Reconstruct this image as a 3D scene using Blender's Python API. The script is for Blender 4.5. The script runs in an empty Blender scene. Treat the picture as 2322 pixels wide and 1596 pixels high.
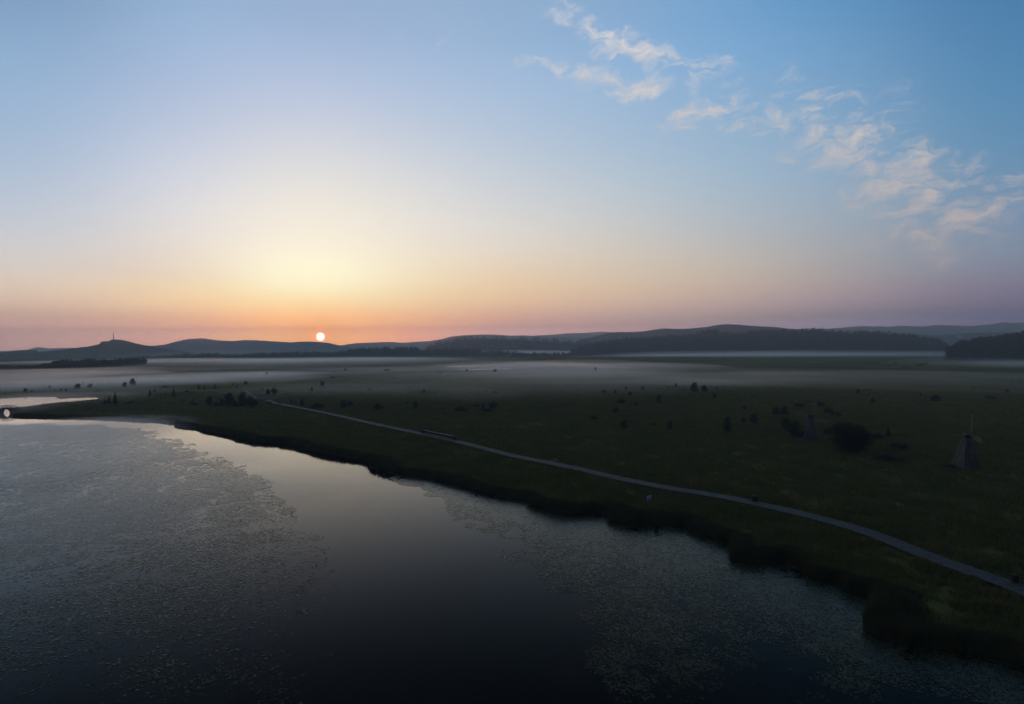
import bpy, math, random
import numpy as np
from mathutils import Vector, Matrix

random.seed(7)
rng = np.random.default_rng(11)
S = bpy.context.scene
COL = S.collection

# ------------------------------------------------------------------ camera
CAM_H = 30.0
F = 1290.0                       # focal length in reference pixels (picture 2322 x 1596)
cam_d = bpy.data.cameras.new('camera'); cam = bpy.data.objects.new('camera', cam_d); COL.objects.link(cam)
cam_d.sensor_width = 36.0; cam_d.lens = 36.0 * F / 2322.0
cam_d.clip_start = 0.5; cam_d.clip_end = 60000
pitch = math.atan(15.0 / F); roll = 0.006
fw = Vector((0, math.cos(pitch), -math.sin(pitch)))
rt = Vector((math.cos(roll), 0, -math.sin(roll))); rt = (rt - fw * rt.dot(fw)).normalized()
up = rt.cross(fw)
m = Matrix((rt, up, -fw)).transposed().to_4x4(); m.translation = (0, 0, CAM_H)
cam.matrix_world = m
S.camera = cam
CP = np.array([0, 0, CAM_H]); nf, nr, nu = (np.array(v) for v in (fw, rt, up))

def ray(x, y):
    return nf * F + nr * (x - 1161.0) + nu * (798.0 - y)
def ground(x, y, z=0.0):
    d = ray(x, y); t = (z - CAM_H) / d[2]
    return CP + d * t
def azel(x, y):
    d = ray(x, y)
    return math.degrees(math.atan2(d[0], d[1])), math.degrees(math.atan2(d[2], math.hypot(d[0], d[1])))
K = 2322.0 / 4096.0              # source photo pixels -> reference pixels
def gs(x, y, z=0.0): return ground(x * K, y * K, z)

# ------------------------------------------------------------------ render / colour
S.view_settings.view_transform = 'Standard'; S.view_settings.look = 'None'
S.view_settings.exposure = 0.0; S.view_settings.gamma = 1.0
S.cycles.use_denoising = True
S.cycles.volume_bounces = 2
S.cycles.max_bounces = 6
S.cycles.diffuse_bounces = 2
S.cycles.transparent_max_bounces = 16

# ------------------------------------------------------------------ sky
def lin(c):
    out = []
    for v in c:
        v = v / 255.0
        out.append(v / 12.92 if v <= 0.04045 else ((v + 0.055) / 1.055) ** 2.4)
    return out
SUN_AZ, SUN_EL = azel(726.5, 763.0)
ELS = [0.0, 1.0, 1.6, 2.0, 2.5, 3.2, 4.5, 6.5, 10.0, 15.0, 21.0, 28.0, 45.0, 90.0]
#SKYTABLE_BEGIN
SKY = [[[0.5677,0.2894,0.2341],[0.5773,0.2964,0.237],[0.4736,0.252,0.1965],[0.3594,0.2005,0.1511],[0.2436,0.1547,0.1101],[0.238,0.1631,0.1186],[0.2171,0.1669,0.1269],[0.1644,0.1543,0.145],[0.1082,0.1228,0.1427],[0.0672,0.0925,0.1266],[0.0493,0.0822,0.1233],[0.0257,0.0459,0.0767],[0.0129,0.0229,0.0383],[0.0039,0.0069,0.0115]],
[[0.5691,0.2899,0.2343],[0.5787,0.297,0.2372],[0.4749,0.2526,0.1967],[0.3588,0.1999,0.1504],[0.2456,0.1559,0.1111],[0.2389,0.1637,0.1193],[0.2168,0.1665,0.1267],[0.1647,0.1545,0.1451],[0.1082,0.1227,0.1427],[0.0672,0.0925,0.1266],[0.0493,0.0823,0.1233],[0.0257,0.0459,0.0767],[0.0129,0.0229,0.0383],[0.0039,0.0069,0.0115]],
[[0.7585,0.3364,0.2235],[0.7683,0.344,0.2256],[0.6561,0.2999,0.1893],[0.5343,0.2542,0.1509],[0.3893,0.1971,0.1114],[0.3493,0.21,0.1102],[0.2893,0.2029,0.1008],[0.2021,0.1577,0.1184],[0.1785,0.1644,0.154],[0.1273,0.134,0.1536],[0.0779,0.0945,0.1296],[0.054,0.0876,0.1332],[0.027,0.0438,0.0666],[0.0081,0.0131,0.02]],
[[1.0,0.4275,0.0794],[1.0,0.4298,0.08],[0.9454,0.3815,0.0771],[0.8265,0.3476,0.083],[0.6521,0.2803,0.0769],[0.4752,0.2561,0.088],[0.3128,0.2587,0.1354],[0.2905,0.2844,0.1917],[0.2187,0.1927,0.1551],[0.1671,0.1599,0.1411],[0.107,0.115,0.1412],[0.0582,0.0844,0.1269],[0.0291,0.0422,0.0635],[0.0087,0.0127,0.019]],
[[0.743,0.2699,0.154],[0.7446,0.2712,0.1543],[0.65,0.2521,0.1332],[0.5723,0.2475,0.1187],[0.4392,0.2131,0.0902],[0.349,0.1901,0.092],[0.2685,0.1901,0.1009],[0.2301,0.1901,0.121],[0.1875,0.1707,0.1458],[0.1484,0.1461,0.1422],[0.0953,0.1096,0.1336],[0.0614,0.0895,0.1332],[0.0307,0.0447,0.0666],[0.0092,0.0134,0.02]],
[[0.4208,0.2307,0.2239],[0.4228,0.2318,0.2242],[0.3844,0.2026,0.1836],[0.3551,0.1803,0.1477],[0.3035,0.1439,0.0988],[0.2535,0.1414,0.0952],[0.2387,0.1555,0.0873],[0.2003,0.1441,0.0868],[0.166,0.1522,0.136],[0.1197,0.1263,0.1325],[0.0824,0.1026,0.1302],[0.0554,0.0869,0.1299],[0.0277,0.0435,0.065],[0.0083,0.013,0.0195]],
[[0.4005,0.1982,0.1703],[0.4009,0.1984,0.1703],[0.3441,0.1804,0.1536],[0.2669,0.1478,0.1271],[0.2143,0.1367,0.1108],[0.201,0.1305,0.0989],[0.1949,0.1321,0.0897],[0.1661,0.1319,0.0908],[0.1392,0.1279,0.1136],[0.0972,0.1136,0.127],[0.0664,0.0922,0.1228],[0.0478,0.0824,0.13],[0.0239,0.0412,0.065],[0.0072,0.0124,0.0195]],
[[0.2952,0.1751,0.2088],[0.2954,0.1752,0.2089],[0.249,0.1525,0.1729],[0.1845,0.1163,0.1239],[0.1438,0.099,0.0899],[0.154,0.1044,0.094],[0.1491,0.1051,0.0848],[0.1416,0.1152,0.0855],[0.1008,0.1023,0.1052],[0.0705,0.0976,0.1192],[0.0505,0.0792,0.1153],[0.0319,0.0731,0.1268],[0.016,0.0366,0.0634],[0.0048,0.011,0.019]],
[[0.1899,0.152,0.2474],[0.1899,0.152,0.2474],[0.1539,0.1246,0.1923],[0.1021,0.0848,0.1206],[0.0734,0.0613,0.069],[0.0977,0.073,0.0827],[0.1027,0.0777,0.0806],[0.0885,0.0826,0.0779],[0.0707,0.0822,0.0945],[0.0503,0.0785,0.109],[0.0354,0.067,0.1052],[0.0164,0.0544,0.1032],[0.0082,0.0272,0.0516],[0.0025,0.0082,0.0155]],
[[0.015,0.0152,0.094],[0.015,0.0152,0.094],[0.015,0.0152,0.0804],[0.0089,0.0164,0.0637],[0.0249,0.0253,0.0546],[0.0418,0.0322,0.0596],[0.045,0.0415,0.0623],[0.0432,0.0567,0.0773],[0.0344,0.0568,0.085],[0.0181,0.0506,0.0857],[0.0112,0.0415,0.0803],[0.0085,0.029,0.0652],[0.0042,0.0145,0.0326],[0.0013,0.0043,0.0098]],
[[0.0148,0.0151,0.0941],[0.0148,0.0151,0.0941],[0.0148,0.0151,0.0805],[0.0105,0.017,0.0643],[0.0247,0.0252,0.0541],[0.0409,0.0321,0.0593],[0.0453,0.0416,0.0627],[0.0432,0.0567,0.0772],[0.0344,0.0568,0.085],[0.0181,0.0506,0.0857],[0.0112,0.0415,0.0803],[0.0085,0.029,0.0652],[0.0042,0.0145,0.0326],[0.0013,0.0043,0.0098]]]
#SKYTABLE_END
AZC = [-50, -40, -30, -20, -10, 0, 10, 20, 30, 40, 50]

W = bpy.data.worlds.new("World"); S.world = W; W.use_nodes = True
nt = W.node_tree; nt.nodes.clear(); N = nt.nodes; L_ = nt.links
def nd(tree, t, **kw):
    n = tree.nodes.new(t)
    for k, v in kw.items(): setattr(n, k, v)
    return n
def link(a, b): L_.new(a, b)
def mth(op, a, b=None, c=None, tree=None, clamp=False):
    tr = tree or nt
    n = tr.nodes.new('ShaderNodeMath'); n.operation = op; n.use_clamp = clamp
    for i, v in enumerate((a, b, c)):
        if v is None: continue
        if isinstance(v, (int, float)): n.inputs[i].default_value = v
        else: tr.links.new(v, n.inputs[i])
    return n.outputs[0]
tc = nd(nt, 'ShaderNodeTexCoord')
nrm = nd(nt, 'ShaderNodeVectorMath', operation='NORMALIZE'); link(tc.outputs['Generated'], nrm.inputs[0])
sep = nd(nt, 'ShaderNodeSeparateXYZ'); link(nrm.outputs[0], sep.inputs[0])
el = mth('MULTIPLY', mth('ARCSINE', sep.outputs[2]), 180 / math.pi)
az = mth('MULTIPLY', mth('ARCTAN2', sep.outputs[0], sep.outputs[1]), 180 / math.pi)
elc = mth('MAXIMUM', el, 0.0)
tpos = mth('POWER', mth('DIVIDE', elc, 90.0), 0.5)
azcl = mth('MINIMUM', mth('MAXIMUM', az, -49.0), 49.0)
acc = None
for A, row in zip(AZC, SKY):
    r = nd(nt, 'ShaderNodeValToRGB'); cr = r.color_ramp; cr.interpolation = 'B_SPLINE'
    while len(cr.elements) > 1: cr.elements.remove(cr.elements[-1])
    for i, (e, c) in enumerate(zip(ELS, row)):
        p = (e / 90.0) ** 0.5
        E = cr.elements[0] if i == 0 else cr.elements.new(p)
        E.position = p; E.color = (*c, 1)
    link(tpos, r.inputs[0])
    d = mth('ABSOLUTE', mth('DIVIDE', mth('SUBTRACT', azcl, float(A)), 10.0))
    a1 = mth('MAXIMUM', mth('SUBTRACT', 1.5, d), 0.0); a2 = mth('MAXIMUM', mth('SUBTRACT', 0.5, d), 0.0)
    w = mth('SUBTRACT', mth('MULTIPLY', mth('MULTIPLY', a1, a1), 0.5), mth('MULTIPLY', mth('MULTIPLY', a2, a2), 1.5))
    sc = nd(nt, 'ShaderNodeVectorMath', operation='SCALE'); link(r.outputs[0], sc.inputs[0]); link(mth('MULTIPLY', w, 6.0), sc.inputs['Scale'])
    if acc is None: acc = sc.outputs[0]
    else:
        ad = nd(nt, 'ShaderNodeVectorMath', operation='ADD'); link(acc, ad.inputs[0]); link(sc.outputs[0], ad.inputs[1]); acc = ad.outputs[0]
# the side of the sky away from the sun is dim dusk blue
behind = nd(nt, 'ShaderNodeValToRGB'); b = behind.color_ramp
b.elements[0].position = 0.0; b.elements[0].color = (0.035, 0.038, 0.055, 1)
b.elements[1].position = 1.0; b.elements[1].color = (0.020, 0.036, 0.065, 1)
e_ = b.elements.new(0.3); e_.color = (0.045, 0.058, 0.09, 1)
link(tpos, behind.inputs[0])
mr = nd(nt, 'ShaderNodeMapRange', interpolation_type='SMOOTHSTEP')
link(mth('ABSOLUTE', mth('ADD', az, 6.0)), mr.inputs['Value'])
mr.inputs['From Min'].default_value = 46; mr.inputs['From Max'].default_value = 115
mx = nd(nt, 'ShaderNodeMix', data_type='RGBA'); link(mr.outputs[0], mx.inputs['Factor'])
link(acc, mx.inputs[6]); link(behind.outputs[0], mx.inputs[7])
sky_col = mx.outputs[2]
# orange-red glow close round the sun
dv = nd(nt, 'ShaderNodeVectorMath', operation='DOT_PRODUCT'); link(nrm.outputs[0], dv.inputs[0])
sa, se = math.radians(SUN_AZ), math.radians(SUN_EL)
SUND = Vector((math.sin(sa) * math.cos(se), math.cos(sa) * math.cos(se), math.sin(se)))
dv.inputs[1].default_value = SUND
ang = mth('MULTIPLY', mth('ARCCOSINE', mth('MINIMUM', dv.outputs['Value'], 1.0)), 180 / math.pi)
g1 = mth('EXPONENT', mth('MULTIPLY', mth('POWER', mth('DIVIDE', ang, 0.70), 2.0), -1.0))
gs1 = nd(nt, 'ShaderNodeVectorMath', operation='SCALE'); gs1.inputs[0].default_value = (2.4, 0.10, 0.03); link(g1, gs1.inputs['Scale'])
ga = nd(nt, 'ShaderNodeVectorMath', operation='ADD'); link(sky_col, ga.inputs[0]); link(gs1.outputs[0], ga.inputs[1])
sky_col = ga.outputs[0]
# physical sky underneath
nish = nd(nt, 'ShaderNodeTexSky', sky_type='NISHITA', sun_disc=False)
nish.sun_elevation = se; nish.sun_rotation = sa; nish.altitude = 900; nish.dust_density = 2.0
ns = nd(nt, 'ShaderNodeVectorMath', operation='SCALE'); link(nish.outputs[0], ns.inputs[0]); ns.inputs['Scale'].default_value = 0.004
na = nd(nt, 'ShaderNodeVectorMath', operation='ADD'); link(sky_col, na.inputs[0]); link(ns.outputs[0], na.inputs[1])
sky_col = na.outputs[0]
# thin sunlit cirrus: soft patches broken up by noise
cp = nd(nt, 'ShaderNodeCombineXYZ'); link(az, cp.inputs[0]); link(el, cp.inputs[1])
# cloud-plane coordinates
zz = mth('MAXIMUM', sep.outputs[2], 0.05)
pl = nd(nt, 'ShaderNodeCombineXYZ'); link(mth('DIVIDE', sep.outputs[0], zz), pl.inputs[0]); link(mth('DIVIDE', sep.outputs[1], zz), pl.inputs[1])
warp = nd(nt, 'ShaderNodeTexNoise'); warp.inputs['Scale'].default_value = 0.35; warp.inputs['Detail'].default_value = 4
link(cp.outputs[0], warp.inputs['Vector'])
wv = nd(nt, 'ShaderNodeVectorMath', operation='MULTIPLY_ADD'); link(warp.outputs['Color'], wv.inputs[0]); wv.inputs[1].default_value = (3.4, 3.0, 0); link(cp.outputs[0], wv.inputs[2])
wv2 = nd(nt, 'ShaderNodeVectorMath', operation='SUBTRACT'); link(wv.outputs[0], wv2.inputs[0]); wv2.inputs[1].default_value = (1.7, 1.5, 0)
CLOUDS = [  # reference pixel x, y, half width, half height, tilt, strength
 (1275,35,50,28,-20,.62),(1330,80,60,24,-32,.5),(1400,95,80,30,-22,1.0),(1470,118,75,30,-25,1.1),(1220,142,55,14,-12,.55),(1345,175,75,22,-12,.85),
 (1445,200,62,24,-8,1.1),(1597,145,40,30,20,.7),(1580,205,30,16,0,.4),(1640,215,70,30,10,.5),(1590,255,90,26,15,.75),(1660,290,90,16,-8,.5),
 (1740,250,80,34,10,.5),(1830,275,70,50,60,.5),(1905,225,40,50,70,.5),(1850,320,80,36,-35,.75),(1950,310,62,44,-10,.95),(1910,360,100,34,-22,.85),
 (1800,360,45,24,0,.4),(2040,400,100,48,20,1.0),(1980,430,90,34,5,.6),(2080,455,90,44,30,.95),(2170,510,120,62,25,.85),(2050,515,110,30,20,.5),(2270,420,90,26,18,.55),(2180,410,70,30,25,.55),
 (2060,240,60,70,60,.22),(1730,170,160,60,0,.16),(1010,92,26,12,30,.25),(905,95,80,16,-20,.14)]
cacc = None
for (x, y, hw, hh, tilt, st) in CLOUDS:
    a0, e0 = azel(x, y); 
    a1, _ = azel(x + hw, y); _, e1 = azel(x, y - hh)
    mp = nd(nt, 'ShaderNodeMapping', vector_type='TEXTURE')
    mp.inputs['Location'].default_value = (a0, e0, 0); mp.inputs['Rotation'].default_value = (0, 0, math.radians(tilt))
    mp.inputs['Scale'].default_value = (abs(a1 - a0) * 1.7, abs(e1 - e0) * 1.75, 1)
    link(wv2.outputs[0], mp.inputs['Vector'])
    gr = nd(nt, 'ShaderNodeTexGradient', gradient_type='SPHERICAL'); link(mp.outputs[0], gr.inputs[0])
    v = mth('MULTIPLY', gr.outputs['Fac'], st * 1.5)
    cacc = v if cacc is None else mth('MAXIMUM', cacc, v)
cm = nd(nt, 'ShaderNodeMapping'); cm.inputs['Rotation'].default_value = (0, 0, math.radians(-38)); cm.inputs['Scale'].default_value = (0.42, 1.25, 1)
link(wv2.outputs[0], cm.inputs['Vector'])
cn = nd(nt, 'ShaderNodeTexNoise'); cn.inputs['Scale'].default_value = 1.0; cn.inputs['Detail'].default_value = 9; cn.inputs['Roughness'].default_value = 0.72; cn.inputs['Distortion'].default_value = 0.4
link(cm.outputs[0], cn.inputs['Vector'])
cn2 = nd(nt, 'ShaderNodeTexNoise'); cn2.inputs['Scale'].default_value = 0.55; cn2.inputs['Detail'].default_value = 5
link(wv2.outputs[0], cn2.inputs['Vector'])
nn = mth('ADD', mth('MULTIPLY', cn.outputs['Fac'], 0.72), mth('MULTIPLY', cn2.outputs['Fac'], 0.28))
cf = nd(nt, 'ShaderNodeMapRange', interpolation_type='SMOOTHSTEP')
link(mth('ADD', mth('MULTIPLY', cacc, 0.50), mth('MULTIPLY', mth('SUBTRACT', nn, 0.5), 3.1)), cf.inputs['Value'])
cf.inputs['From Min'].default_value = 0.05; cf.inputs['From Max'].default_value = 0.98
cfac = mth('MULTIPLY', mth('MULTIPLY', cf.outputs[0], 0.95), mth('MINIMUM', mth('MULTIPLY', cacc, 3.0), 1.0))
ccol = nd(nt, 'ShaderNodeMapRange', data_type='FLOAT_VECTOR'); ccol.inputs[0].default_value = 0
ccr = nd(nt, 'ShaderNodeMix', data_type='RGBA'); link(mth('DIVIDE', el, 30.0, clamp=True), ccr.inputs['Factor'])
ccr.inputs[6].default_value = (0.50, 0.42, 0.41, 1); ccr.inputs[7].default_value = (0.76, 0.74, 0.74, 1)
cmx = nd(nt, 'ShaderNodeMix', data_type='RGBA'); link(cfac, cmx.inputs['Factor']); link(sky_col, cmx.inputs[6]); link(ccr.outputs[2], cmx.inputs[7])
bg = nd(nt, 'ShaderNodeBackground'); link(cmx.outputs[2], bg.inputs['Color']); bg.inputs['Strength'].default_value = 1.0
wo = nd(nt, 'ShaderNodeOutputWorld'); link(bg.outputs[0], wo.inputs['Surface'])

# ------------------------------------------------------------------ sun lamp
sl = bpy.data.lights.new('sun_light', 'SUN'); sl.energy = 3.3; sl.angle = math.radians(0.5); sl.color = (1.0, 0.50, 0.26)
so = bpy.data.objects.new('sun_light', sl); COL.objects.link(so)
so.rotation_euler = (-SUND).to_track_quat('-Z', 'Y').to_euler()

# ------------------------------------------------------------------ helpers
def tag(o, label=None, cat=None, group=None, kind=None):
    if label: o['label'] = label
    if cat: o['category'] = cat
    if group: o['group'] = group
    if kind: o['kind'] = kind
    return o
def np_mesh(name, V, loops, sizes, mats=(), smooth=False):
    me = bpy.data.meshes.new(name)
    V = np.asarray(V, dtype=np.float32).reshape(-1, 3); loops = np.asarray(loops, dtype=np.int32).ravel(); sizes = np.asarray(sizes, dtype=np.int32)
    me.vertices.add(len(V)); me.vertices.foreach_set('co', V.ravel())
    me.loops.add(len(loops)); me.loops.foreach_set('vertex_index', loops)
    me.polygons.add(len(sizes))
    st = np.concatenate(([0], np.cumsum(sizes)[:-1])).astype(np.int32)
    me.polygons.foreach_set('loop_start', st)
    try: me.polygons.foreach_set('loop_total', sizes)
    except Exception: pass
    for mt in mats: me.materials.append(mt)
    me.update(calc_edges=True); me.validate()
    if smooth: me.polygons.foreach_set('use_smooth', np.ones(len(sizes), dtype=bool))
    return me
def add_obj(name, me, parent=None, loc=None, rz=0.0, scale=None):
    o = bpy.data.objects.new(name, me); COL.objects.link(o)
    if parent: o.parent = parent
    if loc is not None: o.location = loc
    if rz: o.rotation_euler = (0, 0, rz)
    if scale is not None: o.scale = scale
    return o
def empty(name, loc=(0, 0, 0), rz=0.0): return add_obj(name, None, None, loc, rz)
class MB:
    def __init__(s): s.v = []; s.f = []
    def poly(s, pts):
        n = len(s.v); s.v += [tuple(p) for p in pts]; s.f.append(tuple(range(n, n + len(pts))))
    def hexa(s, p):      # 8 corners: bottom 4 ccw, top 4 ccw
        n = len(s.v); s.v += [tuple(q) for q in p]
        s.f += [(n+3,n+2,n+1,n),(n+4,n+5,n+6,n+7),(n,n+1,n+5,n+4),(n+1,n+2,n+6,n+5),(n+2,n+3,n+7,n+6),(n+3,n,n+4,n+7)]
    def box(s, c, h):
        x, y, z = c; a, b_, d = h
        s.hexa([(x-a,y-b_,z-d),(x+a,y-b_,z-d),(x+a,y+b_,z-d),(x-a,y+b_,z-d),(x-a,y-b_,z+d),(x+a,y-b_,z+d),(x+a,y+b_,z+d),(x-a,y+b_,z+d)])
    def bar(s, p, q, w, t=None, upv=(0, 0, 1)):
        p = Vector(p); q = Vector(q); t = t or w
        d = (q - p).normalized(); u = Vector(upv)
        if abs(d.dot(u)) > 0.95: u = Vector((1, 0, 0))
        sd = d.cross(u).normalized() * (w / 2); uu = sd.normalized().cross(d).normalized() * (t / 2)
        s.hexa([p-sd-uu, p+sd-uu, q+sd-uu, q-sd-uu, p-sd+uu, p+sd+uu, q+sd+uu, q-sd+uu])
    def tube(s, p, q, r1, r2, n=8):
        p = Vector(p); q = Vector(q); d = (q - p).normalized(); u = Vector((0, 0, 1)) if abs(d.z) < .9 else Vector((1, 0, 0))
        a = d.cross(u).normalized(); b_ = d.cross(a); k = len(s.v)
        for c, r in ((p, r1), (q, r2)):
            for i in range(n):
                t = 2 * math.pi * i / n; s.v.append(tuple(c + a * (r * math.cos(t)) + b_ * (r * math.sin(t))))
        for i in range(n): j = (i + 1) % n; s.f.append((k + i, k + j, k + n + j, k + n + i))
        s.f.append(tuple(k + i for i in range(n))[::-1]); s.f.append(tuple(k + n + i for i in range(n)))
    def build(s, name, mat, parent=None, **kw):
        me = bpy.data.meshes.new(name); me.from_pydata(s.v, [], s.f); me.materials.append(mat); me.update()
        return add_obj(name, me, parent, **kw)
def vnoise(x, y, seed=0):
    xi = np.floor(x).astype(np.int64); yi = np.floor(y).astype(np.int64); fx = x - xi; fy = y - yi
    fx = fx * fx * (3 - 2 * fx); fy = fy * fy * (3 - 2 * fy)
    def h(a, b_):
        n = (a * 374761393 + b_ * 668265263 + seed * 974711) & 0xffffffff
        n = ((n ^ (n >> 13)) * 1274126177) & 0xffffffff
        return ((n ^ (n >> 16)) & 0xffff) / 65535.0
    return (h(xi, yi) * (1 - fx) + h(xi + 1, yi) * fx) * (1 - fy) + (h(xi, yi + 1) * (1 - fx) + h(xi + 1, yi + 1) * fx) * fy
def fbm(x, y, seed=0, o=4):
    t = 0; a = 0.5
    for i in range(o): t = t + a * vnoise(x * 2 ** i, y * 2 ** i, seed + i * 17); a *= 0.5
    return t / (1 - 0.5 ** o)

# ------------------------------------------------------------------ materials
def mat(name, c1, c2, scale=1.0, rough=0.8, bump=0.0, bscale=None, detail=6, spec=0.3, transl=0.0, coords='Object', ior=1.45, contrast=(0.35, 0.65), coat=0.0):
    mt = bpy.data.materials.new(name); mt.use_nodes = True; t = mt.node_tree; t.nodes.clear()
    out = t.nodes.new('ShaderNodeOutputMaterial'); p = t.nodes.new('ShaderNodeBsdfPrincipled')
    co = t.nodes.new('ShaderNodeTexCoord'); n = t.nodes.new('ShaderNodeTexNoise'); n.inputs['Scale'].default_value = scale; n.inputs['Detail'].default_value = detail
    src = co.outputs[coords]
    t.links.new(src, n.inputs['Vector'])
    r = t.nodes.new('ShaderNodeMapRange'); r.inputs['From Min'].default_value = contrast[0]; r.inputs['From Max'].default_value = contrast[1]; t.links.new(n.outputs['Fac'], r.inputs['Value'])
    x = t.nodes.new('ShaderNodeMix'); x.data_type = 'RGBA'; x.inputs[6].default_value = (*c1, 1); x.inputs[7].default_value = (*c2, 1)
    t.links.new(r.outputs[0], x.inputs['Factor']); t.links.new(x.outputs[2], p.inputs['Base Color'])
    p.inputs['Roughness'].default_value = rough; p.inputs['Specular IOR Level'].default_value = spec; p.inputs['IOR'].default_value = ior
    p.inputs['Coat Weight'].default_value = coat
    if bump:
        bn = t.nodes.new('ShaderNodeTexNoise'); bn.inputs['Scale'].default_value = bscale or scale * 4; bn.inputs['Detail'].default_value = 5; t.links.new(src, bn.inputs['Vector'])
        bm = t.nodes.new('ShaderNodeBump'); bm.inputs['Strength'].default_value = 1.0; bm.inputs['Distance'].default_value = bump
        t.links.new(bn.outputs['Fac'], bm.inputs['Height']); t.links.new(bm.outputs[0], p.inputs['Normal'])
    if transl:
        tr = t.nodes.new('ShaderNodeBsdfTranslucent'); t.links.new(x.outputs[2], tr.inputs['Color'])
        ms = t.nodes.new('ShaderNodeMixShader'); ms.inputs[0].default_value = transl
        t.links.new(p.outputs[0], ms.inputs[1]); t.links.new(tr.outputs[0], ms.inputs[2]); t.links.new(ms.outputs[0], out.inputs['Surface'])
    else: t.links.new(p.outputs[0], out.inputs['Surface'])
    return mt, t, p, x
M = {}
M['leaf'] = mat('leaf', (0.022, 0.030, 0.014), (0.042, 0.046, 0.022), 1.5, 0.75, transl=0.15, spec=0.15)[0]
M['conifer'] = mat('conifer_needles', (0.022, 0.034, 0.022), (0.042, 0.052, 0.030), 1.2, 0.8, transl=0.15, spec=0.1)[0]
M['forest'] = mat('forest_leaves', (0.030, 0.042, 0.028), (0.050, 0.058, 0.036), 0.06, 0.9, transl=0.15, spec=0.05)[0]
M['bark'] = mat('bark', (0.05, 0.04, 0.032), (0.11, 0.09, 0.075), 5, 0.9, 0.02)[0]
M['reed'] = mat('reed', (0.050, 0.058, 0.022), (0.090, 0.084, 0.036), 0.35, 0.7, transl=0.2, spec=0.1)[0]
M['grass'] = mat('grass_blades', (0.090, 0.108, 0.028), (0.155, 0.132, 0.045), 0.12, 0.8, transl=0.35, spec=0.1)[0]
M['wood'] = mat('weathered_wood', (0.042, 0.041, 0.041), (0.088, 0.083, 0.081), 2.5, 0.7, 0.01, 12, spec=0.2)[0]
M['darkshadewood'] = mat('dark_and_shaded_wood', (0.016, 0.015, 0.019), (0.034, 0.031, 0.036), 3, 0.7, 0.01, 20)[0]  # plain dark timber, also the painted shade on two windmill sides
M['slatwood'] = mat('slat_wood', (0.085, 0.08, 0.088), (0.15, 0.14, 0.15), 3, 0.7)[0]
M['palewood'] = mat('pale_wood', (0.22, 0.20, 0.18), (0.34, 0.31, 0.28), 3, 0.6, 0.005, 20)[0]
M['sailwood'] = mat('sail_wood', (0.14, 0.14, 0.16), (0.26, 0.26, 0.28), 3, 0.6)[0]
M['whitepaint'] = mat('white_paint', (0.55, 0.58, 0.62), (0.72, 0.74, 0.78), 2, 0.45)[0]
M['bluepaint'] = mat('blue_paint', (0.05, 0.09, 0.40), (0.08, 0.14, 0.50), 2, 0.4)[0]
M['ink'] = mat('ink', (0.04, 0.05, 0.07), (0.06, 0.07, 0.09), 4, 0.5)[0]
M['metal'] = mat('grey_metal', (0.16, 0.16, 0.17), (0.24, 0.24, 0.25), 4, 0.4)[0]
M['stone'] = mat('stone', (0.10, 0.10, 0.11), (0.17, 0.165, 0.17), 2, 0.8, 0.02, 8)[0]
M['plaster'] = mat('pale_plaster', (0.60, 0.60, 0.62), (0.75, 0.75, 0.76), 0.5, 0.7)[0]
M['hill'] = mat('wooded_hill', (0.030, 0.040, 0.030), (0.058, 0.062, 0.042), 0.02, 0.95, 6.0, 0.05, spec=0.0)[0]

# land: meadow mottled by sedge, dry grass and moss at several sizes
def land_mat():
    mt, t, p, x = mat('meadow', (0.105, 0.118, 0.030), (0.165, 0.140, 0.048), 0.045, 0.95, 0.18, 1.1, spec=0.0, contrast=(0.38, 0.62))
    n = t.nodes.new('ShaderNodeTexNoise'); n.inputs['Scale'].default_value = 0.45; n.inputs['Detail'].default_value = 7; n.inputs['Roughness'].default_value = 0.7
    co = next(q for q in t.nodes if q.bl_idname == 'ShaderNodeTexCoord'); t.links.new(co.outputs['Object'], n.inputs['Vector'])
    r = t.nodes.new('ShaderNodeMapRange'); r.inputs['From Min'].default_value = .3; r.inputs['From Max'].default_value = .7; r.inputs['To Min'].default_value = .6; r.inputs['To Max'].default_value = 1.25
    t.links.new(n.outputs['Fac'], r.inputs['Value'])
    n3 = t.nodes.new('ShaderNodeTexNoise'); n3.inputs['Scale'].default_value = 0.008; n3.inputs['Detail'].default_value = 5; t.links.new(co.outputs['Object'], n3.inputs['Vector'])
    r3 = t.nodes.new('ShaderNodeMapRange'); r3.inputs['From Min'].default_value = .35; r3.inputs['From Max'].default_value = .65; r3.inputs['To Min'].default_value = .75; r3.inputs['To Max'].default_value = 1.3
    t.links.new(n3.outputs['Fac'], r3.inputs['Value'])
    mm = t.nodes.new('ShaderNodeMath'); mm.operation = 'MULTIPLY'; t.links.new(r.outputs[0], mm.inputs[0]); t.links.new(r3.outputs[0], mm.inputs[1])
    sc = t.nodes.new('ShaderNodeVectorMath'); sc.operation = 'SCALE'; t.links.new(x.outputs[2], sc.inputs[0]); t.links.new(mm.outputs[0], sc.inputs['Scale'])
    t.links.new(sc.outputs[0], p.inputs['Base Color'])
    return mt
M['land'] = land_mat()
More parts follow.
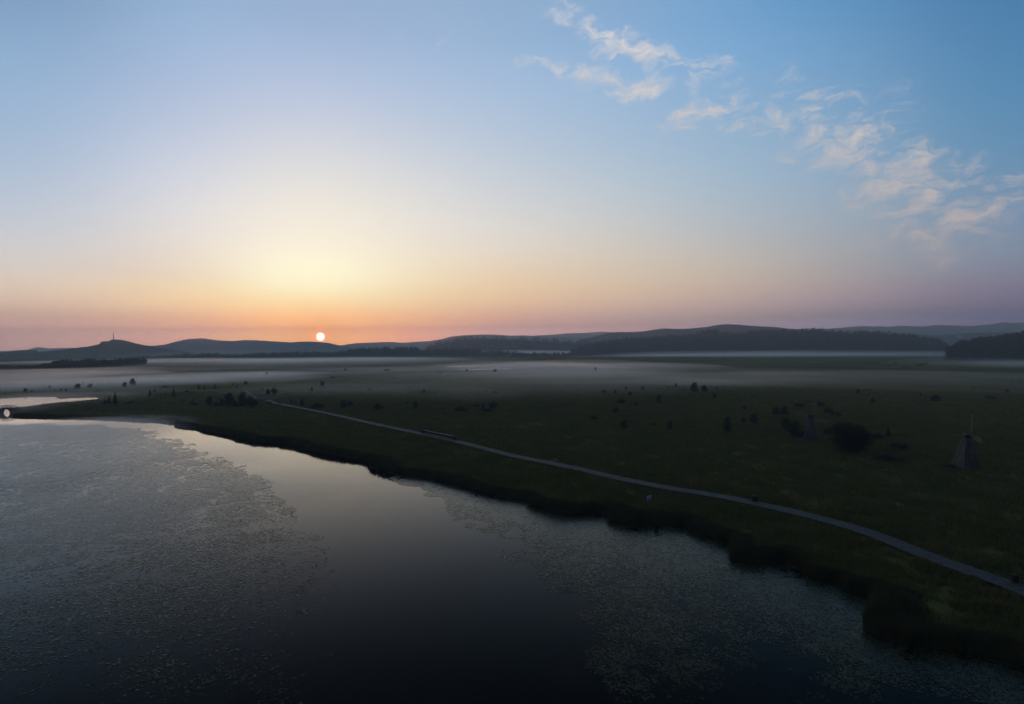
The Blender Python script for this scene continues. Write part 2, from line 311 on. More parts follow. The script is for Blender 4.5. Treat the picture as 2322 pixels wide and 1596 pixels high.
def glossy_over(t, base, power, gain, rough, normal=None, tint=(1.0, 0.965, 0.91)):
    """a surface layer whose gloss grows towards grazing view"""
    lw = t.nodes.new('ShaderNodeLayerWeight'); lw.inputs['Blend'].default_value = 0.5
    if normal: t.links.new(normal, lw.inputs['Normal'])
    f = mth('MINIMUM', mth('MULTIPLY', mth('POWER', lw.outputs['Facing'], power, tree=t), gain, tree=t), 1.0, tree=t)
    g = t.nodes.new('ShaderNodeBsdfGlossy'); g.inputs['Roughness'].default_value = rough; g.inputs['Color'].default_value = (*tint, 1)
    if normal: t.links.new(normal, g.inputs['Normal'])
    m_ = t.nodes.new('ShaderNodeMixShader'); t.links.new(f, m_.inputs[0]); t.links.new(base, m_.inputs[1]); t.links.new(g.outputs[0], m_.inputs[2]); return m_.outputs[0]
def water_mat():
    mt = bpy.data.materials.new('still_water'); mt.use_nodes = True; t = mt.node_tree; t.nodes.clear()
    o = t.nodes.new('ShaderNodeOutputMaterial'); d = t.nodes.new('ShaderNodeBsdfDiffuse'); d.inputs[0].default_value = (0.004, 0.005, 0.005, 1)
    co = t.nodes.new('ShaderNodeTexCoord'); n = t.nodes.new('ShaderNodeTexNoise'); n.inputs['Scale'].default_value = 0.8; n.inputs['Detail'].default_value = 4
    mp = t.nodes.new('ShaderNodeMapping'); mp.inputs['Scale'].default_value = (1, 1.6, 1); t.links.new(co.outputs['Object'], mp.inputs['Vector'])
    t.links.new(mp.outputs[0], n.inputs['Vector'])
    bm = t.nodes.new('ShaderNodeBump'); bm.inputs['Strength'].default_value = 1; bm.inputs['Distance'].default_value = 0.006
    t.links.new(n.outputs['Fac'], bm.inputs['Height'])
    t.links.new(glossy_over(t, d.outputs[0], 8.0, 2.0, 0.04, bm.outputs[0]), o.inputs['Surface'])
    return mt
def pad_mat():
    mt, t, p, x = mat('lily_leaf', (0.020, 0.027, 0.013), (0.048, 0.050, 0.026), 0.35, 0.8, spec=0.0)
    o = next(q for q in t.nodes if q.bl_idname == 'ShaderNodeOutputMaterial')
    t.links.new(glossy_over(t, p.outputs[0], 7.0, 1.7, 0.28, None, (1.0, 0.95, 0.84)), o.inputs['Surface']); return mt
M['water'] = water_mat(); M['pad'] = pad_mat()

# ------------------------------------------------------------------ shorelines (source photo pixels -> ground)
SH = [(60,1667),(200,1669),(392,1672),(480,1675),(560,1679),(661,1685),(700,1690),(706,1701),(784,1712),(823,1723),(918,1740),(960,1752),(1036,1768),(1120,1772),(1170,1777),(1204,1793),(1300,1812),(1400,1832),(1478,1846),(1492,1868),(1600,1898),
 (1718,1915),(1884,1960),(2003,1991),(2112,2003),(2135,2026),(2216,2052),(2311,2060),(2380,2056),(2446,2056),(2442,2086),(2504,2102),(2556,2106),(2632,2098),(2750,2110),(2769,2128),(2821,2146),(2935,2180),(2937,2238),(2987,2253),
 (3039,2257),(3077,2243),(3134,2248),(3224,2286),(3262,2318),(3368,2334),(3399,2364),(3496,2391),(3516,2452),(3472,2502),(3511,2544),(3613,2560),(3626,2580),(3767,2592),(3971,2616),(4096,2672),(4300,2760),(4700,2900)]
shore = [gs(x, y)[:2] for x, y in SH]
lake = [tuple(p) for p in shore] + [(90, 20), (80, -60), (0, -120), (-120, -110), (-260, 0), (-330, 120), (-330, 225), tuple(gs(-200, 1667)[:2]), tuple(gs(-25, 1668)[:2])]
pond = [tuple(gs(x, y)[:2]) for x, y in [(62,1632),(97,1630),(151,1621),(233,1613),(323,1605),(420,1594.5),(377,1588),(284,1590.5),(233,1594),(226,1586),(108,1586),(0,1593),(-200,1597),(-500,1600),(-500,1650),(-25,1634)]]
chan = [tuple(gs(x, y)[:2]) for x, y in [(-22,1626),(60,1626),(46,1645),(60,1672),(-22,1672),(-12,1645)]]
puds = [[tuple(gs(x, y)[:2]) for x, y in q] for q in
        [[(1770,1466),(1830,1462),(1905,1460),(1965,1463),(1900,1467),(1830,1469)], [(1815,1479),(1900,1475.5),(2040,1473),(2055,1476),(1960,1479),(1860,1481)], [(2118,1427),(2140,1424),(2150,1427),(2134,1430)]]]
WATERS = [lake, pond, chan] + puds
def sdist(P):
    """signed distance to water: negative inside water, positive on land"""
    best = np.full(len(P), 1e9); inside = np.zeros(len(P), bool)
    for poly in WATERS:
        q = np.array(poly); a = q; b_ = np.roll(q, -1, axis=0); ins = np.zeros(len(P), bool)
        for (ax, ay), (bx, by) in zip(a, b_):
            dx, dy = bx - ax, by - ay; t = np.clip(((P[:, 0] - ax) * dx + (P[:, 1] - ay) * dy) / (dx * dx + dy * dy + 1e-12), 0, 1)
            d = np.hypot(P[:, 0] - ax - t * dx, P[:, 1] - ay - t * dy); best = np.minimum(best, d)
            if ay != by:
                c = ((ay > P[:, 1]) != (by > P[:, 1])) & (P[:, 0] < (bx - ax) * (P[:, 1] - ay) / (by - ay) + ax); ins ^= c
        inside |= ins
    # shared edges of overlapping waters are not shore
    out = np.where(inside, -best, best)
    return out
def sdist_union(P):
    """like sdist but the distance inside is to the outside of the union"""
    s = None
    for i in range(len(WATERS)):
        globals()['WATERS'], keep = [WATERS[i]], WATERS
        d = sdist(P); globals()['WATERS'] = keep
        s = d if s is None else np.minimum(s, d)
    return s
def land_z(P, sd=None):
    if sd is None: sd = sdist_union(P)
    r = np.hypot(P[:, 0], P[:, 1])
    wob = (fbm(P[:, 0] * 0.35, P[:, 1] * 0.35, 3, 3) - 0.5) * 1.6
    near = np.clip(1 - r / 450, 0.0, 1)
    s = np.clip((sd + wob * near + 0.4) / 1.5, -1, 1)
    bump = (fbm(P[:, 0] * 0.5, P[:, 1] * 0.5, 9, 3) - 0.5) * 0.35 * np.clip(1.3 - r / 300, 0.15, 1)
    return np.where(s < 0, s * 1.0, s * s * (3 - 2 * s) * 0.5 + bump * np.clip(s, 0, 1))
# polar ground sheet
azs = np.concatenate([np.linspace(-180, -48, 60)[:-1], np.linspace(-48, 48, 900), np.linspace(48, 180, 60)[1:-1]])
rs = [12.0]
while rs[-1] < 480: rs.append(rs[-1] * 1.0065)
while rs[-1] < 1300: rs.append(rs[-1] * 1.012)
while rs[-1] < 10000: rs.append(rs[-1] * 1.05)
rs = np.array(rs)
A, R = np.meshgrid(np.radians(azs), rs); X = np.sin(A) * R; Y = np.cos(A) * R
P = np.stack([X.ravel(), Y.ravel()], 1)
sd = np.full(len(P), 500.0); nearm = (np.hypot(P[:, 0], P[:, 1]) < 1300)
sd[nearm] = sdist_union(P[nearm])
Z = land_z(P, sd)
V = np.column_stack([P, Z]); nA, nR = len(azs), len(rs)
i, j = np.meshgrid(np.arange(nR - 1), np.arange(nA), indexing='ij'); j2 = (j + 1) % nA
q = np.stack([i * nA + j, i * nA + j2, (i + 1) * nA + j2, (i + 1) * nA + j], -1).reshape(-1, 4)[:, ::-1]
V = np.vstack([V, [[0, 0, -1.0]]]); ci = len(V) - 1
tri = np.stack([np.arange(nA), (np.arange(nA) + 1) % nA, np.full(nA, ci)], 1)
me = np_mesh('ground', V, np.concatenate([q.ravel(), tri[:, ::-1].ravel()]), np.concatenate([np.full(len(q), 4), np.full(len(tri), 3)]), [M['land']], True)
tag(add_obj('ground', me), 'flat dark green wet meadow stretching to the hills', None, None, 'structure')
mb = MB(); mb.poly([(1400 * math.cos(t), 1400 * math.sin(t), 0.0) for t in np.linspace(0, 2 * math.pi, 64, endpoint=False)])
tag(mb.build('water', M['water']), 'still lake water reflecting the dawn sky', None, None, 'structure')

# ------------------------------------------------------------------ hills
def top_h(x, y, dist):
    d = ray(x, y); return CAM_H + d[2] / math.hypot(d[0], d[1]) * dist
RIDGES = {}
def ridge(pts, dist, width, label, rough=1.0, name='hill', sub=0.0, mt='hill', foot=None):
    xs = np.array([p[0] for p in pts], float); n = 420
    px = np.linspace(xs[0], xs[-1], n); a = np.array([math.radians(azel(x, 780)[0]) for x in px])
    H = np.array([top_h(x, y, dist) for x, y in zip(px, np.interp(px, xs, [p[1] for p in pts]))]) - sub
    t = np.minimum(np.arange(n), np.arange(n)[::-1]) / (0.035 * n); H = np.where(t < 1, np.maximum(H, 0) * np.clip(t, 0, 1) ** 0.6, H)
    us = np.linspace(-1, 1, 25); prof = (0.5 + 0.5 * np.cos(np.pi * us)) ** 0.8
    a2, u2 = np.meshgrid(a, us); H2 = np.tile(H, (len(us), 1)); pr = np.tile(prof[:, None], (1, n)); Rr = dist + u2 * width
    X = np.sin(a2) * Rr; Y = np.cos(a2) * Rr
    nz = (fbm(X / 260, Y / 260, 5, 5) - 0.5)
    fine = (fbm(X / 22, Y / 22, 8, 3) - 0.5)
    Zz = H2 * pr + nz * 0.6 * H2 * pr * (1 - pr) * 2 + fine * rough * 5.0 * np.clip(pr * 2, 0, 1) - 3 * (1 - pr)
    V = np.stack([X, Y, Zz], -1).reshape(-1, 3)
    i, j = np.meshgrid(np.arange(len(us) - 1), np.arange(n - 1), indexing='ij')
    q = np.stack([i * n + j, i * n + j + 1, (i + 1) * n + j + 1, (i + 1) * n + j], -1).reshape(-1, 4)
    o = add_obj(name, np_mesh(name, V, q.ravel(), np.full(len(q), 4), [M[mt]], True)); tag(o, label, None, None, 'structure')
    return dict(a=a, H=H, dist=dist, width=width)
def rz_at(rd, a, r):
    u = (r - rd['dist']) / rd['width']
    if abs(u) > 1: return 0.0
    return float(np.interp(a, rd['a'], rd['H'])) * (0.5 + 0.5 * math.cos(math.pi * u)) ** 0.8
mast_hill = ridge([(-60,803),(0,799),(37,795),(82,793),(86,798),(140,793),(160,790),(200,786),(225,780),(230,774),(245,773),(257,769.5),(272,769.5),(295,775),(312,779),(330,783),(362,788),(390,793),(412,796),(440,800),(500,805)],
      2900, 620, 'dark blue rounded hill with a thin mast on top at left', 0.8)
ridge([(20,795),(60,793),(85,786.5),(100,788),(112,790),(140,788.5),(175,788.5),(200,788),(230,791),(300,794)], 6800, 900, 'low far ridge behind the mast hill', 0.8)
ridge([(310,789),(340,784.5),(375,781),(400,774),(430,768),(462,767),(495,772),(530,773),(550,771),(580,771),(610,773),(660,776),(688,774),(720,775),(750,778),(770,783),(785,787),(830,792)], 5000, 900, 'blue grey ridge under the rising sun', 0.8)
ridge([(740,790),(765,784),(785,781),(805,778),(820,777),(855,776),(888,775),(913,777),(942,775),(975,773),(1005,768),(1022,763),(1055,759.5),(1105,758),(1130,759),(1160,761),(1191,760),(1223,763),(1256,764),(1286,764),(1311,766),(1326,769),(1400,775)], 6000, 900, 'pale ridge right of the sun behind the woods', 0.6)
ridge([(1100,768),(1160,765),(1223,760),(1261,758),(1286,755.5),(1336,754),(1366,751.5),(1386,753),(1423,752),(1461,751),(1503,743.5),(1523,745),(1580,752),(1640,760)], 7400, 900, 'palest farthest ridge near the middle of the horizon', 0.6)
ridge([(1290,774),(1323,768),(1336,766),(1361,759),(1378,755),(1406,753),(1441,754),(1461,751),(1486,748),(1511,745),(1548,746),(1586,743),(1611,740),(1631,736),(1651,735),(1676,736),(1698,738),(1741,741),(1757,741),(1779,744),(1812,747),(1830,751),(1880,756),(1950,762),(2040,768)], 3300, 700, 'broad slate blue hill with a small peak right of the middle', 0.9)
ridge([(1760,748),(1814,746),(1841,744),(1862,746),(1896,744),(1916,742),(1941,740),(1959,739),(1981,740),(1996,739),(2011,741),(2041,738),(2061,739),(2091,740),(2129,736),(2166,738),(2204,739),(2241,736),(2276,730),(2296,732),(2321,731),(2420,734)], 6400, 900, 'long jagged blue mountain range at the far right', 0.8)
ridge([(1960,762),(2016,756),(2054,756.5),(2079,758),(2116,760),(2154,758),(2204,755.5),(2241,753.5),(2321,754),(2420,756)], 3900, 500, 'low dark ridge in front of the far right mountains', 0.9)
wood_hill = ridge([(1290,795),(1336,789),(1373,782),(1398,778),(1431,774),(1461,772),(1493,770),(1531,766),(1543,769),(1561,768),(1581,764),(1593,759),(1616,758),(1631,759),(1648,763),(1658,765),(1686,763),(1711,760),(1741,758),(1779,757),(1816,756),(1841,755),(1871,757),(1901,761),(1924,763),(1941,761),(1966,761),(1991,763),(2011,764),(2036,766),(2061,769),(2086,773),(2116,777),(2141,785),(2160,790)],
      2000, 330, 'dark wooded hill rising behind the meadow at right', 0.8, sub=0)
mid_hill = ridge([(960,786),(985,783),(1005,780),(1025,775),(1055,770),(1093,769),(1130,769),(1160,771),(1211,773),(1241,775),(1266,778),(1311,779),(1348,781),(1390,783)], 2600, 300, 'wooded rise behind the tree line in the middle', 0.8)
right_hill = ridge([(2140,806),(2159,801),(2174,797),(2190,793),(2229,786),(2254,784),(2266,783),(2291,780),(2306,777),(2321,775),(2420,772),(2520,772)], 1320, 170, 'wooded knoll at the right edge', 0.4)

# ------------------------------------------------------------------ woods (read as one mass each)
def tree_tris(base, H, Wd, kind, n):
    """n shaggy triangles filling a crown of height H"""
    u = rng.random(n); th = rng.random(n) * 2 * np.pi
    if kind == 'c':
        u = 1 - np.sqrt(rng.random(n)); rad = Wd / 2 * (1 - u) * (0.55 + 0.55 * rng.random(n)); zc = H * (0.08 + 0.92 * u); sz = Wd * 0.30 * (1.05 - 0.75 * u)
    else:
        rad = Wd / 2 * np.sqrt(np.clip(1 - (2 * u - 1) ** 2, 0, 1)) * (0.5 + 0.6 * rng.random(n)); zc = H * (0.18 + 0.82 * u); sz = np.full(n, Wd * 0.26)
    c = np.stack([base[0] + rad * np.cos(th), base[1] + rad * np.sin(th), base[2] + zc], 1)
    off = rng.normal(size=(n, 3, 3)) * 0.6; off[:, 0, 2] += 0.5 if kind == 'c' else 0.1
    return (c[:, None, :] + off * sz[:, None, None]).reshape(-1, 3)
def forest(label, samples, name='forest'):
    """samples: list of (x,y,z,H,W,kind,n)"""
    Vs = [tree_tris(s[:3], *s[3:]) for s in samples]
    V = np.vstack(Vs); n = len(V) // 3
    # solid low mass inside so the wood does not show daylight at its foot
    o = add_obj(name, np_mesh(name, V, np.arange(len(V)), np.full(n, 3), [M['forest']])); tag(o, label, 'forest', None, 'stuff')
    return o
def wood_on_ridge(rd, x0, x1, n, r0, r1, hmin, hmax, pc=0.6, nt_=34):
    out = []
    for _ in range(n):
        x = random.uniform(x0, x1); a = math.radians(azel(x, 780)[0]); r = random.uniform(r0, r1)
        z = rz_at(rd, a, r) - 1.0; H = random.uniform(hmin, hmax); k = 'c' if random.random() < pc else 'r'
        if z < 1.0 and r > rd['dist'] : continue
        out.append((math.sin(a) * r, math.cos(a) * r, z, H, H * (0.42 if k == 'c' else 0.62), k, nt_))
    return out
def wood_line(tops, bases, n, depth, pc=0.65, hj=0.22, nt_=34, floor=0.2):
    """a wood on level ground: its front follows the base line, its crown tops the top line"""
    tx = [p[0] for p in tops]; ty = [p[1] for p in tops]; bx = [p[0] for p in bases]; by = [p[1] for p in bases]; out = []
    for _ in range(n):
        x = random.uniform(min(tx), max(tx)); g = ground(x, float(np.interp(x, bx, by))); r0 = math.hypot(g[0], g[1]); r = r0 + depth * random.random() ** 1.3
        a = math.atan2(g[0], g[1]); zt = top_h(x, float(np.interp(x, tx, ty)), r); H = zt * (1 - hj * random.random() ** 0.7) * random.choice((1, 1, 1, 1.08, 0.85)); H = max(H, 3)
        zb = 0.0
        if H > 19: zb = H - 19; H = 19
        k = 'c' if random.random() < pc else 'r'
        out.append((math.sin(a) * r, math.cos(a) * r, zb, H, H * (0.40 if k == 'c' else 0.62), k, nt_))
        if zb > 2:     # lower storey on the same slope
            out.append((math.sin(a) * (r - 14), math.cos(a) * (r - 14), zb * 0.4, H, H * 0.5, k, nt_))
    return out
forest('dark wood covering the hill behind the meadow at right', wood_on_ridge(wood_hill, 1296, 2158, 5200, 1690, 2040, 6, 19))
forest('wood on the rise behind the tree line in the middle', wood_on_ridge(mid_hill, 965, 1385, 1500, 2330, 2640, 6, 21, nt_=22))
forest('dark wood on the knoll at the right edge', wood_on_ridge(right_hill, 2150, 2500, 1500, 1165, 1345, 7, 20, nt_=60))
Jt = [(280,810),(325,806),(387,804),(410,800),(425,797),(440,800),(470,799),(490,798),(500,801),(550,800),(580,798),(643,796),(693,795),(755,796.5),(780,792),(830,788),(880,784),(918,784),(950,785),(956,790),(970,792),(1005,787),(1055,787),(1093,790),(1130,792),(1160,794),(1176,795),(1194,800),(1204,806)]
Jb = [(280,817),(400,813),(550,811),(700,809),(850,807),(1000,806),(1210,806.5)]
forest('long tree line standing behind the mist left of the middle', wood_line(Jt, Jb, 2600, 170, 0.8, 0.38))
Kt = [(-60,828),(0,827),(30,829),(50,828),(87,828),(105,822),(140,816),(175,815),(215,813),(240,815),(280,812),(330,811)]
Kb = [(-60,840),(0,839),(150,837),(250,833),(330,828)]
forest('wood at the left edge above the mist', wood_line(Kt, Kb, 1000, 130, 0.6, 0.35, 60))
# hazy trees in the mist in the middle distance
forest('faint trees in the mist below the middle rise', wood_line([(1160,801),(1200,798),(1260,797),(1300,799),(1360,802),(1480,803)], [(1160,809),(1300,807),(1480,806)], 420, 90, 0.3, 0.5))

# ------------------------------------------------------------------ trees and shrubs
def leaf_cloud(kind, n, seed, leaf):
    g = np.random.default_rng(seed)
    if kind == 'c':      # conifer: unit height, unit width
        tiers = 13; u = 1 - np.sqrt(g.random(n)); t = np.round(u * tiers) / tiers + g.normal(size=n) * 0.012; th = g.random(n) * 2 * np.pi
        lump = 0.72 + 0.28 * np.sin(th * 5 + t * 23 + seed); rad = 0.5 * (1.02 - t) * lump * np.sqrt(g.random(n))
        c = np.stack([rad * np.cos(th), rad * np.sin(th), np.clip(0.07 + 0.93 * t - rad * 0.18, 0.03, 1)], 1)
    else:
        nl = {'r': 11, 'b': 9, 's': 9}[kind]; L = []
        for i in range(nl):
            th = g.random() * 6.283
            if kind == 'r': z = 0.30 + 0.52 * g.random(); rr = 0.26 * g.random() ** 0.5 * (1.25 - abs(z - 0.45) * 1.3); s = (0.15 + 0.12 * g.random(),) * 2 + (0.13 + 0.09 * g.random(),)
            elif kind == 'b': z = 0.25 + 0.35 * g.random(); rr = 0.32 * g.random() ** 0.5; s = (0.15 + 0.1 * g.random(),) * 2 + (0.22 + 0.16 * g.random(),)
            else: z = 0.15 + 0.7 * g.random(); rr = 0.17 * g.random() * (1.2 - z); s = (0.20 * (1.2 - z) + 0.06,) * 2 + (0.12,)
            L.append((rr * math.cos(th), rr * math.sin(th), z, *s))
        if kind in 'rb': L += [(0.0, 0.0, 0.62, 0.20, 0.20, 0.30), (0.12, 0.05, 0.28, 0.3, 0.3, 0.24), (-0.16, -0.05, 0.26, 0.28, 0.28, 0.22)]
        else: L += [(0, 0, 0.82, 0.10, 0.10, 0.17), (0, 0, 0.3, 0.26, 0.26, 0.25)]
        L = np.array(L); w = L[:, 3] * L[:, 5]; k = g.choice(len(L), n, p=w / w.sum())
        d = g.normal(size=(n, 3)); d /= np.linalg.norm(d, axis=1)[:, None]; rr = g.random(n) ** 0.45 * (0.92 + 0.25 * g.random(n))
        c = L[k, :3] + d * L[k, 3:] * rr[:, None]; c[:, 2] = np.clip(c[:, 2], 0.015, 1.02)
    d1 = g.normal(size=(n, 3)); d1 /= np.linalg.norm(d1, axis=1)[:, None]; d2 = np.cross(d1, g.normal(size=(n, 3))); d2 /= np.linalg.norm(d2, axis=1)[:, None]
    s = leaf * (0.6 + 0.8 * g.random(n))[:, None]; q = np.stack([c - d1 * s, c + d2 * s * 0.6, c + d1 * s, c - d2 * s * 0.6], 1)
    return q.reshape(-1, 3)
def crown_mesh(kind, n, seed, leaf, mt):
    V = leaf_cloud(kind, n, seed, leaf); V[:, 2] = np.maximum(V[:, 2], 0)
    return np_mesh('crown', V, np.arange(len(V)), np.full(n, 4), [mt])
def trunk_mesh(kind, seed):
    r = random.Random(seed); mb = MB()
    top = {'c': 0.93, 'r': 0.6, 'b': 0.35, 's': 0.8}[kind]; w = {'c': 0.035, 'r': 0.035, 'b': 0.02, 's': 0.03}[kind]
    mb.tube((0, 0, -0.02), (0.01, 0, top * 0.5), w, w * 0.65); mb.tube((0.01, 0, top * 0.5), (0, 0.01, top), w * 0.65, w * 0.2)
    for i in range(5 if kind != 'b' else 7):
        t = r.uniform(0, 6.28); z = r.uniform(0.12, 0.5) if kind != 'b' else 0.0; l = r.uniform(0.15, 0.3)
        mb.tube((0, 0, z), (l * math.cos(t), l * math.sin(t), z + r.uniform(0.12, 0.3)), w * 0.45, w * 0.12, 5)
    me = bpy.data.meshes.new('trunk'); me.from_pydata(mb.v, [], mb.f); me.materials.append(M['bark']); me.update(); return me
PROTO = {}
for kind, cnt in (('c', 3), ('r', 6), ('b', 5), ('s', 4)):
    for s_ in range(cnt):
        mt = M['conifer'] if kind == 'c' else M['leaf']
        PROTO[kind, s_] = (crown_mesh(kind, 1500, 100 + s_ * 7 + ord(kind), {'c': 0.035, 'r': 0.036, 'b': 0.040, 's': 0.034}[kind], mt), trunk_mesh(kind, s_))
BIG = crown_mesh('r', 9000, 991, 0.017, M['leaf']), crown_mesh('r', 9000, 417, 0.017, M['leaf'])
NAMES = {'c': ('conifer_tree', 'tree'), 'r': ('tree', 'tree'), 'b': ('bush', 'bush'), 's': ('sapling', 'tree')}
CROP = {1: (0, 1500, 4.644), 2: (350, 1500, 2.58), 3: (1024, 1260, 2.2676), 4: (2048, 1260, 2.2676), 5: (3072, 1260, 2.2676), 6: (2900, 1500, 1.9415), 7: (1600, 1600, 2.111)}
GROUPS = {
 1: ('small dark blurred shrub standing in the mist at the far left beyond the pond', 'shrubs in the mist beyond the pond'),
 2: ('small faint shrub in the misty meadow above the left boardwalk', 'shrubs of the misty left meadow'),
 3: ('small low bush dotted over the meadow right of the sun', 'low bushes in the middle meadow'),
 4: ('small dark bush in the meadow right of the middle', 'low bushes in the right middle meadow'),
 5: ('small dark bush far out in the dim right meadow', 'low bushes in the far right meadow'),
 6: ('low dim bush in the thicket around the windmill beside the big round willow', 'bushes around the left windmill'),
 7: ('low dark bush in the meadow above the white sign', 'bushes above the white sign')}
